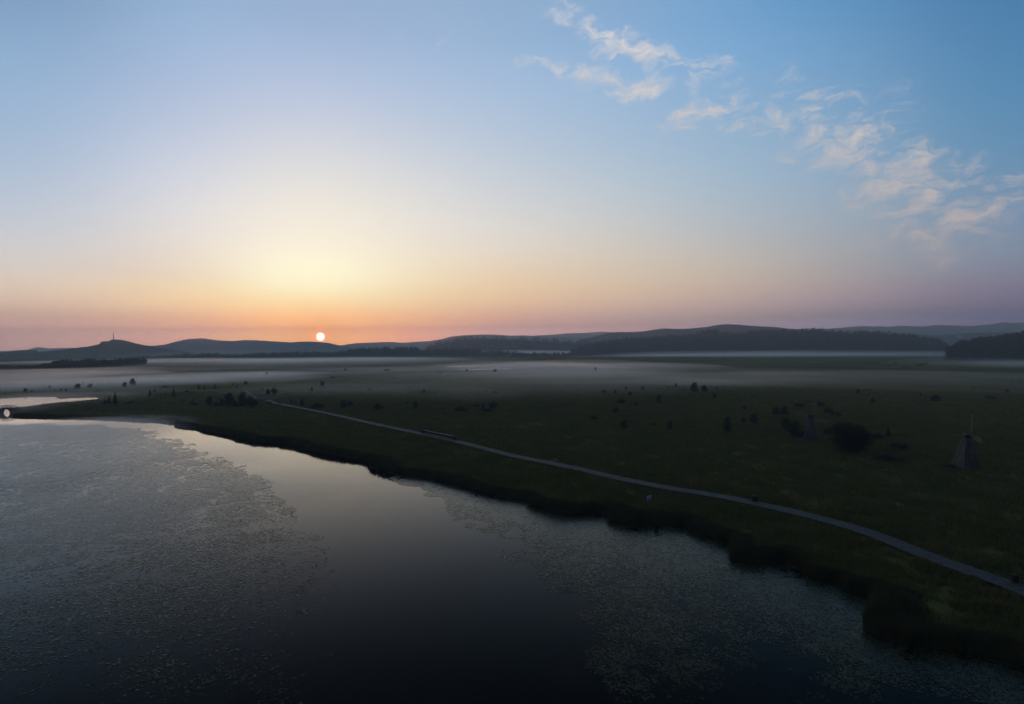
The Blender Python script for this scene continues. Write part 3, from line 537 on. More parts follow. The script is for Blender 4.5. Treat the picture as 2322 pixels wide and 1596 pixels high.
PLANTS = [
 (1,470,330,90,90,'r','wide blurred tree in the mist above the left end of the pond'),(1,590,320,60,50,'b','faint wide bush in the mist below the wide blurred tree at the pond'),(1,828,250,36,50,'s','small thin tree just left of a darker round one above the pond'),(1,925,260,70,75,'r','dark round topped tree in the mist above the middle of the pond'),
 (1,1135,300,50,60,'s','ghostly thin tree in the mist left of centre above the pond water'),(1,1225,320,70,70,'s','second ghostly tree just above the bend of the pond shore'),(1,1440,270,110,130,'r','widest dark tree of the group in the mist behind the pond'),(1,1535,195,50,75,'s','slim tree touching the right side of the widest tree behind the pond'),(1,1675,250,100,95,'r','dark leaning tree in the mist just right of the slim one behind the pond'),(1,5,300,34,80,'s','dim tree cut by the left edge of the picture above the bridge'),(1,1010,290,60,30,'b','low smudge of bush between the two ghostly trees above the pond'),
 (2,383,132,46,64,'r','smaller dark tree left of the tall square topped one in the mist'),(2,472,112,64,82,'r','tall square topped tree standing out of the mist in the left meadow'),(2,110,175,60,20,'b','low bush on the bank right of the leaning tree by the pond'),(2,645,225,44,75,'s','dark pointed tree alone in the left meadow above the boardwalk'),(2,693,180,32,44,'s','faint tree just right of the pointed tree in the left meadow'),(2,888,218,40,95,'s','thin tall sapling above the thin left boardwalk'),(2,888,225,62,32,'b','low bush at the foot of the thin tall sapling'),(2,1025,180,44,26,'b','faint low bush right of the thin tall sapling'),(2,800,135,80,30,'b','broad pale bush below the tall square topped tree in the mist'),
 (2,1147,150,34,60,'s','first thin misty tree left of three above the big clump'),(2,1208,158,24,52,'s','slenderest of three thin misty trees above the big clump'),(2,1312,150,44,55,'s','right one of three thin misty trees above the big clump'),(2,1500,110,22,36,'s','tiny tree left of the boardwalk branch climbing into the mist'),(2,1545,130,26,40,'s','dark small tree touching the climbing boardwalk branch'),(2,1585,75,14,24,'s','tiniest sapling at the top of the climbing boardwalk branch'),(2,1635,100,50,40,'r','round pale tree in bright mist beside the upper boardwalk branch'),
 (2,1865,205,62,66,'r','left tree of the pair behind the small deck'),(2,1930,210,66,92,'r','taller right tree of the pair behind the small deck'),(2,180,305,60,55,'b','low dark bush left of the two spruces by the pond tip'),(2,225,302,50,92,'c','shorter spruce of the dark pair by the pond tip'),(2,285,304,64,138,'c','tallest dark spruce standing by the tip of the pond'),
 (2,440,302,80,36,'b','low dark bush right of the spruces on the thin boardwalk'),(2,995,272,50,28,'b','low dark bush crossing the thin boardwalk left of the clump'),(2,1080,320,58,62,'r','small dark tree just below the boardwalk left of the big clump'),(2,1120,318,42,30,'b','bush at the right foot of the small tree left of the clump'),(2,1262,322,76,110,'r','round topped dark tree left of the big clump'),(2,1335,326,60,62,'b','low bush filling the left of the big dark clump'),(2,1385,330,56,92,'r','middle height tree in the left half of the big clump'),
 (2,1470,336,134,160,'r','broad flat topped tree in the big dark clump'),(2,1602,340,114,174,'r','tallest tree of the big dark clump near the deck'),(2,1690,340,112,124,'r','right tree of the big dark clump'),(2,1742,326,44,72,'r','narrow tree at the right end of the big clump against the deck'),(2,1870,300,60,30,'b','low reddish bush just below the right end of the deck'),(2,900,295,40,14,'b','flat bush on the grass below the thin left boardwalk'),(2,95,312,40,16,'b','flat bush left of the spruces at the pond tip'),(2,1530,335,60,60,'b','low bush between the two tallest trees of the big clump'),
 (3,700,572,90,20,'b','long low dark bush beyond the right boardwalk branch'),(3,95,548,36,30,'r','round bush in the mist above the pair behind the deck'),(3,600,650,48,52,'r','pale reddish tree above the right boardwalk branch'),(3,575,655,60,14,'b','low bush tail left of the pale reddish tree'),(3,508,700,34,52,'s','dark narrow tree touching the right boardwalk branch'),(3,60,680,30,20,'b','low bush beside the left tree behind the deck'),
 (3,320,800,28,50,'s','thin reddish tree behind the near boardwalk just past the blue sign'),(3,415,828,44,72,'r','dark upright tree second from the blue sign along the boardwalk'),(3,552,852,118,64,'b','wide round bush close behind the boardwalk'),(3,795,852,76,88,'r','tall left half of the double tree behind the boardwalk'),(3,845,832,84,58,'r','lower right half of the double tree behind the boardwalk'),(3,1105,862,70,70,'r','ragged small tree between the double tree and the slim dark one'),(3,1150,850,30,26,'b','small bush at the right foot of the ragged small tree'),
 (3,1440,858,54,80,'r','slim dark tree alone above the long bench rail'),(3,1366,806,30,24,'b','small bush left of the slim dark tree'),(3,1398,668,16,24,'s','tiny green sapling above the slim dark tree'),(3,1035,690,36,26,'b','faint low bush below the middle of the right boardwalk branch'),(3,1525,712,42,38,'r','small round tree in the middle meadow below the boardwalk branch end'),(3,1490,710,36,20,'b','low bush touching the small round tree below the branch end'),(3,1630,715,40,14,'b','flat bush right of the small round tree below the branch end'),(3,1555,582,16,18,'b','tiny post like bush beside the far boardwalk branch'),(3,1515,578,16,20,'b','tiny bush just left of the post like one by the branch'),(3,1743,560,24,20,'b','small dark bush on the boardwalk branch near its far end'),
 (3,1910,515,34,28,'r','small bush at the far end of the boardwalk branch'),(3,1665,528,70,16,'b','long flat bush above the far end of the boardwalk branch'),(3,2168,524,54,36,'r','round bush at the left edge of the bright mist'),(3,2105,530,36,12,'b','flat bush left of the round bush at the bright mist'),(3,2165,712,50,26,'b','dim wide bush below the round bush at the bright mist'),(3,2095,700,20,18,'b','tiny bush left of the dim wide one right of middle'),(3,1868,880,132,64,'b','wide low dark bush right of the slim dark tree'),(3,2000,840,60,36,'b','small bush between the wide low one and the leaning pair'),(3,2060,866,40,68,'s','thin dark tree left of the ragged round tree'),(3,2145,860,86,86,'r','ragged round tree at the right end of the near meadow row'),(3,2110,885,72,50,'b','low bush at the foot of the ragged round tree'),
 (3,1700,855,24,22,'b','tiny bush halfway between slim dark tree and wide low bush'),(3,1185,510,90,24,'b','faint wide bush beyond the long boardwalk branch'),(3,810,505,40,22,'b','faint bush in the dark strip under the sun tree line'),(3,1255,575,20,18,'b','tiny bush far out above the middle of the right branch'),(3,820,590,14,14,'b','tiny speck of bush right of the long low dark bush'),
 (4,493,453,46,24,'b','dark domed bush at the top of the bright mist'),(4,757,510,34,44,'c','small pointed tree alone inside the bright mist'),(4,590,672,18,16,'b','tiny bush alone left of the scattered meadow group'),(4,838,713,52,36,'r','round dark bush left of the scattered group in the meadow'),(4,880,732,50,18,'b','flat bush between the first two of the scattered group'),(4,940,718,38,42,'r','upright bush second in the scattered meadow group'),(4,1038,682,34,34,'r','small round bush at the back of the scattered meadow group'),(4,1066,738,52,48,'r','round dense bush in the middle of the scattered group'),(4,1188,680,38,38,'r','round bush right of the scattered group'),
 (4,1000,808,58,58,'r','dark round tree in front of the scattered group'),(4,962,802,42,34,'b','low left half of the front bush of the scattered group'),(4,1130,826,36,44,'r','small dark tree with a low shadowy tail of bush'),(4,1080,820,50,14,'b','long flat bush left of the small tree with a tail'),(4,1333,808,58,94,'r','tall dark oval tree alone in the right middle meadow'),(4,936,896,62,60,'r','dark ragged tree above the lone tree over the white sign'),(4,735,956,82,46,'b','wide dim bush left in the row above the white sign'),(4,1418,672,20,22,'b','tiny bush left of the small mounded pair behind'),(4,1485,656,28,38,'r','small pointed bush at the back right of the group'),(4,1462,660,30,18,'b','low mound left of the small pointed bush at the back'),
 (4,1655,706,98,102,'r','largest dark tree of the two standing together right of the middle'),(4,1745,704,60,78,'r','smaller right tree of the two standing together right of the middle'),(4,1858,680,24,40,'s','faint thin tree right of the two standing together'),(4,1836,757,46,50,'r','round dark bush in front and right of the two trees'),(4,1735,740,22,22,'b','small bush below the smaller of the two standing trees'),(4,1560,690,60,14,'b','flat scrub left of the largest of the two trees'),(4,1330,675,60,14,'b','flat scrub behind the tall dark oval tree'),(4,1612,503,30,12,'b','flat far bush right of the pointed tree in mist'),(4,1690,500,24,14,'b','smaller far bush right of the flat one past the mist'),(4,2108,862,36,54,'s','dim ragged sapling left of the windmill thicket'),
 (7,1893,257,68,98,'r','dark tree with spiky top directly above the white sign'),(7,1955,205,50,20,'b','flat bush at the right of the spiky topped tree'),(7,2145,222,62,34,'b','low bush between the spiky tree and the dim one'),(7,2280,252,62,78,'r','dim tree right of the spiky one above the white sign'),(7,1710,255,60,14,'b','flat low bush left of the spiky topped tree'),
 (5,1095,466,36,18,'b','left low mound of the four far bushes at right'),(5,1150,446,40,20,'b','domed bush highest of the four far bushes at right'),(5,1222,470,24,12,'b','smallest of the four far bushes at right'),(5,1268,486,32,14,'b','flat bush lowest of the four far bushes at right'),(5,1385,462,70,22,'b','long low bush far out in the right meadow'),(5,1425,452,60,24,'b','domed bush at the right end of the far long low one'),(5,818,718,48,52,'r','pointed dim bush above the left windmill'),(5,910,738,24,26,'s','tiny sapling between pointed bush and egg shaped tree'),(5,952,808,48,62,'r','dark egg shaped tree right of the left windmill sails'),(5,1383,740,28,38,'s','small thin bush left of the dark ball shaped tree'),
 (5,1518,792,92,80,'r','dense dark ball shaped tree alone in the right meadow'),(5,1868,664,28,20,'b','faint bush above and left of the wide dome'),(5,1945,660,24,14,'b','faint bush just above the wide low dome'),(5,2012,764,92,46,'b','wide low dome of bush near the right edge'),(5,2166,700,36,26,'b','small round bush right of the wide low dome'),(5,2205,614,32,16,'b','faint flat bush far off near the right border'),(5,2290,615,40,16,'b','faint flat bush cut close to the right border'),(5,690,752,60,14,'b','flat scrub left of the pointed dim bush above the windmill'),
 (6,18,458,72,144,'r','tall dark tree at the left of the windmill thicket'),(6,150,264,32,38,'b','small bush above the broad ragged tree'),(6,145,377,42,50,'r','small dim tree between the tall dark one and a broader ragged one'),(6,230,387,74,94,'r','broad ragged tree left of the windmill thicket'),(6,400,317,72,72,'r','left of two dim trees behind the windmill thicket'),(6,465,317,72,84,'r','right of two dim trees behind the windmill thicket'),(6,478,442,94,134,'r','tall dim tree at the left of the dark thicket by the windmill'),
 (6,545,502,96,160,'r','blackest tree of the thicket close left of the windmill'),(6,612,502,86,84,'b','low black bush at the left foot of the windmill'),(6,585,252,92,42,'b','broad reddish bush high behind the left windmill'),(6,650,217,62,22,'b','flat bush behind the upright sail of the left windmill'),(6,740,247,64,44,'b','bush just above the cap of the left windmill'),(6,800,302,72,62,'b','dim bush behind the right sail of the left windmill'),(6,870,322,84,40,'b','long dark bush past the tip of the right sail'),(6,792,467,72,64,'b','bush between the left windmill and the big round willow'),
 (6,1190,502,84,62,'b','dim bush right behind the big round willow'),(6,1268,487,62,92,'c','pointed dark tree right of the big round willow'),(6,1350,577,142,56,'b','spreading low bush right of the big round willow'),(6,1262,672,204,64,'b','long low bush in front and right of the big willow'),(6,1750,722,122,34,'b','low black bush at the left foot of the right windmill'),(6,2182,706,42,18,'b','small low bush right of the right windmill')]
rr = random.Random(5)
cnt = {}
def plant(loc, W_, H_, kind, label, group, big=None, hide_trunk=False):
    cnt[kind] = cnt.get(kind, -1) + 1; nk = {'c': 3, 'r': 6, 'b': 5, 's': 4}[kind]; cr, tk = PROTO[kind, cnt[kind] % nk]
    if big is not None: cr = big
    nm, cat = NAMES[kind]
    root = empty(nm, loc); tag(root, label, cat, group)
    rz = rr.uniform(0, 6.28)
    c = add_obj('crown', cr, root, rz=rz, scale=(W_ * 1.12, W_ * 1.12, H_ * 1.02))
    t = add_obj('trunk', tk, root, rz=rz, scale=(W_ * 1.0, W_ * 1.0, H_))
    return root
for (cid, x, y, w, h, kind, label) in PLANTS:
    ox, oy, sc_ = CROP[cid]; g = gs(ox + x / sc_, oy + y / sc_, 0.3); D = math.hypot(g[0], g[1]); depth = g[1]
    W_ = w / sc_ * K / F * depth; H_ = h / sc_ * K / F * depth
    gl, gg = GROUPS[cid]
    plant((g[0], g[1], 0.3), W_, max(H_, 0.5), kind, label or gl, gg)
# the big willow: two rounded stems grown together
for (x, y, w, h, bm_, lab) in ((948, 612, 225, 238, BIG[0], 'left half of the big black round willow beside the windmill'), (1055, 626, 235, 236, BIG[1], 'right half of the big black round willow beside the windmill')):
    ox, oy, sc_ = CROP[6]; g = gs(ox + x / sc_, oy + y / sc_, 0.3); k_ = K / F * g[1] / sc_
    plant((g[0], g[1] + 1.5, 0.3), w * k_, h * k_, 'r', lab, 'big willow', big=bm_)
# single conifers one can tell apart along the front of the left wood
for i in range(34):
    x = -5 + i * 8.6 + rr.uniform(-3, 3); y = float(np.interp(x, [p[0] for p in Kb], [p[1] for p in Kb])) + rr.uniform(-1, 1.5); g = ground(x, y); H_ = g[1] / F * (rr.uniform(7, 12) + (5 if x > 100 else 0))
    plant((g[0], g[1], 0.2), H_ * 0.42, H_, 'c', 'small dark spruce in the row along the front of the left wood', 'spruces fronting the left wood')

# ------------------------------------------------------------------ reeds and grass
def blades(P, z, h, w, lean=0.35):
    n = len(P); th = rng.random(n) * 2 * np.pi; d = np.stack([np.cos(th), np.sin(th)], 1); th2 = rng.random(n) * 2 * np.pi
    L = np.stack([np.cos(th2), np.sin(th2)], 1) * (h * lean * rng.random(n))[:, None]
    b0 = np.column_stack([P - d * w[:, None] / 2, z]); b1 = np.column_stack([P + d * w[:, None] / 2, z])
    m0 = np.column_stack([P - d * w[:, None] * 0.4 + L * 0.35, z + h * 0.6]); m1 = np.column_stack([P + d * w[:, None] * 0.4 + L * 0.35, z + h * 0.6]); t = np.column_stack([P + L, z + h * (0.9 + 0.1 * rng.random(n))])
    V = np.stack([b0, b1, m1, m0, t], 1).reshape(-1, 3); k = np.arange(n)[:, None] * 5
    loops = np.hstack([k, k + 1, k + 2, k + 3, k + 3, k + 2, k + 4]).ravel(); sizes = np.tile([4, 3], n)
    return V, loops, sizes
def scatter_shore(n, lo, hi):
    """points within lo..hi metres landward of the lake shore"""
    seg = np.array(shore); a = seg[:-1]; b_ = seg[1:]; ln = np.hypot(*(b_ - a).T)
    mid = (a + b_) / 2; dd = np.hypot(*mid.T); w = ln / np.maximum(dd, 40) ** 0.8; k = rng.choice(len(a), n, p=w / w.sum()); t = rng.random(n)[:, None]
    p = a[k] * (1 - t) + b_[k] * t; r = (hi + 1) * np.sqrt(rng.random(n)); th = rng.random(n) * 6.2832
    P = p + np.stack([r * np.cos(th), r * np.sin(th)], 1); s = sdist_union(P); keep = (s > lo) & (s < hi)
    return P[keep], s[keep]
P, s_ = scatter_shore(560000, -0.5, 7.5)
tall = fbm(P[:, 0] / 7, P[:, 1] / 7, 21, 3); wide = 1.6 + 7.5 * np.clip(fbm(P[:, 0] / 9, P[:, 1] / 9, 61, 3) - 0.25, 0, 1); clump = fbm(P[:, 0] / 1.1, P[:, 1] / 1.1, 71, 3)
kp = (rng.random(len(P)) < np.clip(1.15 - s_ / wide, 0, 1)) & (clump + 0.35 * rng.random(len(P)) > 0.5); P, s_, tall, wide = P[kp], s_[kp], tall[kp], wide[kp]; D = np.hypot(P[:, 0], P[:, 1])
h = (0.7 + 1.6 * tall * rng.random(len(P)) + 0.5 * rng.random(len(P))) * np.clip(1.1 - 0.6 * np.clip(s_, 0, 9) / wide, 0.35, 1.1)
h *= np.clip(1.2 - (D - 120) / 300, 0.5, 1)
V, lo, sz = blades(P, land_z(P), h, 0.035 + D * 0.0007, 0.45)
tag(add_obj('reeds', np_mesh('reeds', V, lo, sz, [M['reed']])), 'tall dark reeds fringing the lake shore', 'reeds', None, 'stuff')
# meadow grass: tussocks over the near meadow
n = 680000; r = 55 * (430 / 55.0) ** rng.random(n); a = np.radians(-47 + 95 * rng.random(n)); P = np.stack([np.sin(a) * r, np.cos(a) * r], 1)
s_ = sdist_union(P); tus = fbm(P[:, 0] / 2.6, P[:, 1] / 2.6, 33, 3); keep = (s_ > 0.5) & (tus + 0.25 * rng.random(n) > 0.43)
P = P[keep]; tus = tus[keep]; D = np.hypot(P[:, 0], P[:, 1])
GP, GT, GD = P, tus, D

# ------------------------------------------------------------------ boardwalks
WALK_Z = 0.95
MAIN = [(4700,2640),(4300,2452),(4096,2358),(3971,2312),(3820,2262),(3665,2204),(3560,2160),(3460,2122),(3307,2078),(3153,2041),(3031,2013),(2868,1980),(2679,1952),(2547,1926),(2442,1905),(2311,1873),(2190,1849),(2074,1827),(1980,1803),(1884,1779),(1789,1756),(1695,1736),(1600,1716),(1465,1688),(1333,1657),(1222,1635),(1134,1618),(1085,1608),(1066,1598)]
RIGHT = [(1100,1589),(1180,1581),(1244,1573.5),(1330,1563),(1421,1551.5),(1531,1538.5),(1685,1522),(1780,1510),(1870,1497),(1900,1492)]
LEFT = [(1028,1593),(955,1596),(860,1598),(776,1600.5),(699,1604.5),(602,1610),(544,1613),(486,1617),(381,1625),(280,1630),(183,1636.5),(121,1640.5),(66,1645)]
UPL = [(1028,1590),(1009,1581),(986,1564),(970,1553),(950,1539),(930,1527)]
def resample(pts, step):
    P_ = np.array(pts); 
    # smooth once by Chaikin
    for _ in range(2):
        Q = [P_[0]]
        for a_, b_ in zip(P_[:-1], P_[1:]): Q += [a_ * .75 + b_ * .25, a_ * .25 + b_ * .75]
        Q.append(P_[-1]); P_ = np.array(Q)
    seg = np.hypot(*(P_[1:] - P_[:-1]).T); c = np.concatenate([[0], np.cumsum(seg)]); t = np.arange(0, c[-1], step)
    return np.stack([np.interp(t, c, P_[:, 0]), np.interp(t, c, P_[:, 1])], 1)
WALKS = []
def walk(pts, width, label, step=0.42, z=WALK_Z):
    line = resample([gs(x, y, z)[:2] for x, y in pts], step); WALKS.append((line, width)); mb = MB(); r_ = random.Random(3)
    tan = np.gradient(line, axis=0); tan /= np.hypot(*tan.T)[:, None]
    for i, (p, t) in enumerate(zip(line, tan)):
        nx, ny = -t[1], t[0]; hw = width / 2 + r_.uniform(-0.05, 0.05); g = step * 0.43; dz = r_.uniform(-0.02, 0.02)
        c = [(p[0] + nx * s * hw + t[0] * q * g, p[1] + ny * s * hw + t[1] * q * g) for s, q in ((-1, -1), (1, -1), (1, 1), (-1, 1))]
        mb.hexa([(x, y, z - 0.06 + dz) for x, y in c] + [(x, y, z + dz) for x, y in c])
    for s in (-1, 0, 1):     # beams and posts underneath
        for i in range(0, len(line) - 9, 8):
            o_ = s * (width / 2 - 0.25); a_ = line[i]; b_ = line[i + 8]; ta, tb = tan[i], tan[i + 8]
            pa = (a_[0] - ta[1] * o_, a_[1] + ta[0] * o_, z - 0.14); pb = (b_[0] - tb[1] * o_, b_[1] + tb[0] * o_, z - 0.14)
            mb.bar(pa, pb, 0.1, 0.14); mb.bar((pa[0], pa[1], -0.4), (pa[0], pa[1], z - 0.08), 0.14)
    o = mb.build('boardwalk', M['wood']); tag(o, label, None, None, 'structure'); return line, tan
main_line, main_tan = walk(MAIN, 3.2, 'long plank boardwalk curving through the meadow beside the lake')
right_line, _ = walk(RIGHT, 2.2, 'thin boardwalk branch running right into the meadow', 0.6)
left_line, _ = walk(LEFT, 1.6, 'thin boardwalk branch running left to the arched bridge', 0.6)
walk(UPL, 1.8, 'boardwalk branch climbing left into the mist behind the deck', 0.6)
# keep grass off the boards
keep = np.ones(len(GP), bool)
for line, wd in WALKS:
    ln = line[::3]
    for c0 in range(0, len(ln), 200):
        ch = ln[c0:c0 + 200]
        lo_, hi_ = ch.min(0) - 4, ch.max(0) + 4
        idx = np.where((GP[:, 0] > lo_[0]) & (GP[:, 0] < hi_[0]) & (GP[:, 1] > lo_[1]) & (GP[:, 1] < hi_[1]))[0]
        if len(idx) == 0: continue
        for b0 in range(0, len(idx), 20000):
            ii = idx[b0:b0 + 20000]; dm = np.min(np.hypot(GP[ii, 0][:, None] - ch[None, :, 0], GP[ii, 1][:, None] - ch[None, :, 1]), axis=1)
            keep[ii] &= dm > wd / 2 + 0.1
P = GP[keep]; tus = GT[keep]; D = GD[keep]
h = (0.35 + 0.8 * np.clip(tus - 0.35, 0, 1) + 0.35 * rng.random(len(P))) * np.clip(1.2 - D / 600, 0.5, 1)
V, lo, sz = blades(P, land_z(P), h, 0.05 + D * 0.0011, 0.6)
tag(add_obj('grass', np_mesh('grass', V, lo, sz, [M['grass']])), 'rough dark sedge tussocks over the near meadow', 'grass', None, 'stuff')

# ------------------------------------------------------------------ lily pads
def inpoly(P, poly):
    ins = np.zeros(len(P), bool); q = poly
    for (ax, ay), (bx, by) in zip(q, q[1:] + q[:1]):
        if ay != by: ins ^= ((ay > P[:, 1]) != (by > P[:, 1])) & (P[:, 0] < (bx - ax) * (P[:, 1] - ay) / (by - ay) + ax)
    return ins
ZL = [tuple(ground(x, y)[:2]) for x, y in [(-260,965),(60,960),(200,962),(330,975),(420,1003),(500,1036),(570,1072),(640,1120),(700,1180),(745,1240),(765,1300),(745,1370),(720,1440),(735,1520),(740,1640),(-300,1640)]]
ZR = [tuple(ground(x, y)[:2]) for x, y in [(835,1062),(900,1085),(960,1110),(1000,1150),(1060,1200),(1150,1260),(1230,1330),(1290,1400),(1330,1480),(1360,1640),(2500,1640),(2500,1300),(1700,1150),(1250,1110),(1000,1050),(840,1040)]]
def zone(n, poly, seed, cw):
    q = np.array(poly); lo_, hi_ = q.min(0), q.max(0); P = lo_ + (hi_ - lo_) * rng.random((n, 2)); k = inpoly(P + (np.stack([fbm(P[:, 0] / 6, P[:, 1] / 6, seed), fbm(P[:, 0] / 6, P[:, 1] / 6, seed + 5)], 1) - 0.5) * 9, poly); P = P[k]
    k = np.hypot(P[:, 0], P[:, 1]) > 38; P = P[k]; s = sdist_union(P); P = P[s < -0.1]
    q = np.array(poly); ed = np.full(len(P), 1e9)
    for (ax, ay), (bx, by) in zip(q, np.roll(q, -1, axis=0)):
        dx, dy = bx - ax, by - ay; t = np.clip(((P[:, 0] - ax) * dx + (P[:, 1] - ay) * dy) / (dx * dx + dy * dy + 1e-9), 0, 1); ed = np.minimum(ed, np.hypot(P[:, 0] - ax - t * dx, P[:, 1] - ay - t * dy))
    soft = (0.22 * np.clip(1 - ed / 9.0, 0, 1) if seed < 60 else 0.26 * np.clip(1 - np.where(s[s < -0.1] > -9, 99, ed) / 16.0, 0, 1)); f = fbm(P[:, 0] / 5, P[:, 1] / 5, seed + 9, 5) * 0.75 + fbm(P[:, 0] / 1.1, P[:, 1] / 1.1, seed + 19, 3) * 0.25 - soft; chn = np.abs(fbm(P[:, 0] / 16, P[:, 1] / 16, seed + 31, 3) - 0.5)
    k = (f + 0.35 * (rng.random(len(P)) - 0.5) > 0.36 + 0.10 * (np.hypot(P[:, 0], P[:, 1]) < 62)) & ((chn > cw) & ((seed > 60) | (np.abs(fbm(P[:, 0] / 24 + 9, P[:, 1] / 13, 131, 2) - 0.52) > 0.020)) | (rng.random(len(P)) < 0.22)); return P[k]
PL = zone(900000, ZL, 51, 0.040); PR = zone(1000000, ZR, 77, 0.008)
P = np.vstack([PL, PR]); n = len(P); D = np.hypot(P[:, 0], P[:, 1]); r = (0.045 + 0.11 * rng.random(n) ** 1.7) * np.clip(D / 75, 1.0, 2.6)
k_ = np.arange(6); th = rng.random(n)[:, None] * 6.28 + k_[None, :] * (5.9 / 6); tx = rng.normal(size=n) * 0.035; ty = rng.normal(size=n) * 0.035
cx = r[:, None] * np.cos(th); cy = r[:, None] * np.sin(th)
V = np.stack([P[:, 0][:, None] + cx, P[:, 1][:, None] + cy, 0.012 + r[:, None] * 0.09 + cx * tx[:, None] + cy * ty[:, None] + 0.012 * rng.random(n)[:, None]], -1).reshape(-1, 3)
tag(add_obj('lily_pads', np_mesh('lily_pads', V, np.arange(n * 6), np.full(n, 6), [M['pad']])), 'floating lily pads and pondweed covering the lake', 'lily pads', None, 'stuff')
print('PADS', n)

# ------------------------------------------------------------------ windmills
def windmill(loc, rz, base, top, H, sail_len, spin, label, hub_dir):
    root = empty('windmill', loc, rz); tag(root, label, 'windmill', 'ornamental windmills in the meadow')
    def corner(k, u): s = (base * (1 - u) + top * u) / 2; sx, sy = ((-1, -1), (1, -1), (1, 1), (-1, 1))[k % 4]; return Vector((sx * s, sy * s, u * H))
    mb = MB()
    for k in range(4): mb.bar(corner(k, 0), corner(k, 1), 0.16)
    for u in (0.01, 0.35, 0.68, 0.99):
        for k in range(4): mb.bar(corner(k, u), corner(k + 1, u), 0.10)
    mb.build('tower_frame', M['slatwood'], root)
    for k in range(4):
        mb = MB(); rows = 21
        for i in range(rows):
            u = (i + 0.5) / rows; a_ = corner(k, u); b_ = corner(k + 1, u); d = (b_ - a_).normalized(); out = Vector((d.y, -d.x, 0)) * 0.09; mb.bar(a_ + out, b_ + out, 0.05, H / rows * 0.62)
        mb.build('slatted_side', M['slatwood'] if k in (0, 3) else M['darkshadewood'], root)  # two sides pale, two dark: light and shade put into the wood colour
    mb = MB(); t = top / 2 + 0.18    # cap: small gabled hood
    mb.hexa([(-t, -t, H + 0.02), (t, -t, H + 0.02), (t, t, H + 0.02), (-t, t, H + 0.02), (-t * .8, -t * .25, H + .75), (t * .8, -t * .25, H + .75), (t * .8, t * .25, H + .75), (-t * .8, t * .25, H + .75)])
    mb.build('cap', M['darkshadewood'], root)
    hd = Vector((math.cos(hub_dir), math.sin(hub_dir), 0)); hp = Vector((0, 0, H + 0.15)) + hd * (top / 2 + 0.55)
    mb = MB(); mb.tube(Vector((0, 0, H + 0.15)), hp + hd * 0.15, 0.12, 0.12); mb.tube(hp - hd * 0.12, hp + hd * 0.12, 0.26, 0.22); mb.build('hub', M['darkshadewood'], root)
    side = Vector((-hd.y, hd.x, 0)); upv = Vector((0, 0, 1))
    for k in range(4):
        t = spin + k * math.pi / 2; d = side * math.sin(t) + upv * math.cos(t); e = side * math.cos(t) - upv * math.sin(t); mb = MB(); c0 = hp + hd * 0.05
        mb.bar(c0, c0 + d * sail_len, 0.10, 0.08, hd)
        w = 0.75; mb.bar(c0 + d * sail_len * .28 + e * w, c0 + d * sail_len + e * w, 0.06, 0.05, hd); mb.bar(c0 + d * sail_len * .28 + e * (w / 2), c0 + d * sail_len + e * (w / 2), 0.04, 0.04, hd)
        for j in range(11):
            q = sail_len * (0.28 + 0.72 * j / 10); mb.bar(c0 + d * q - e * 0.04, c0 + d * q + e * (w + 0.03), 0.07, 0.05, hd)
        mb.build('sail', M['sailwood'], root)
    return root
g1 = gs(3254, 1772, 0.3); g2 = gs(3885, 1880, 0.3)
windmill((g1[0], g1[1] + 1.6, 0.25), math.radians(-14 - 12), 3.9, 1.2, 7.5, 4.3, math.radians(10), 'left windmill with dark slatted tower and pale lattice sail against the thicket', math.radians(-90 + 8))
windmill((g2[0], g2[1] + 1.5, 0.25), math.radians(-40 + 38), 4.1, 1.0, 7.3, 5.4, math.radians(-4), 'right windmill with grey slatted side near the edge of the picture', math.radians(-18))

# ------------------------------------------------------------------ arched bridge at the left edge
gb = gs(27, 1652); a_ = math.atan2(gb[0], gb[1])
br = empty('arched_bridge', (gb[0], gb[1], 0), 0.03); tag(br, 'small humpback footbridge with railings over the channel at the left edge', 'bridge')
Lb, Wb, HC = 11.0, 2.6, 2.5
def prof(x): u = abs(x) / (Lb / 2); return 0.75 + (HC - 0.75) * (1.0 if u < 0.28 else max(0.0, 1 - (u - 0.28) / 0.72) ** 0.9)
xs = np.linspace(-Lb / 2, Lb / 2, 31)
mb = MB()
for x0, x1 in zip(xs[:-1], xs[1:]):
    z0, z1 = prof(x0), prof(x1); mb.hexa([(x0,-Wb/2,z0-.14),(x1,-Wb/2,z1-.14),(x1,Wb/2,z1-.14),(x0,Wb/2,z0-.14),(x0,-Wb/2,z0),(x1,-Wb/2,z1),(x1,Wb/2,z1),(x0,Wb/2,z0)])
mb.build('deck', M['darkshadewood'], br)
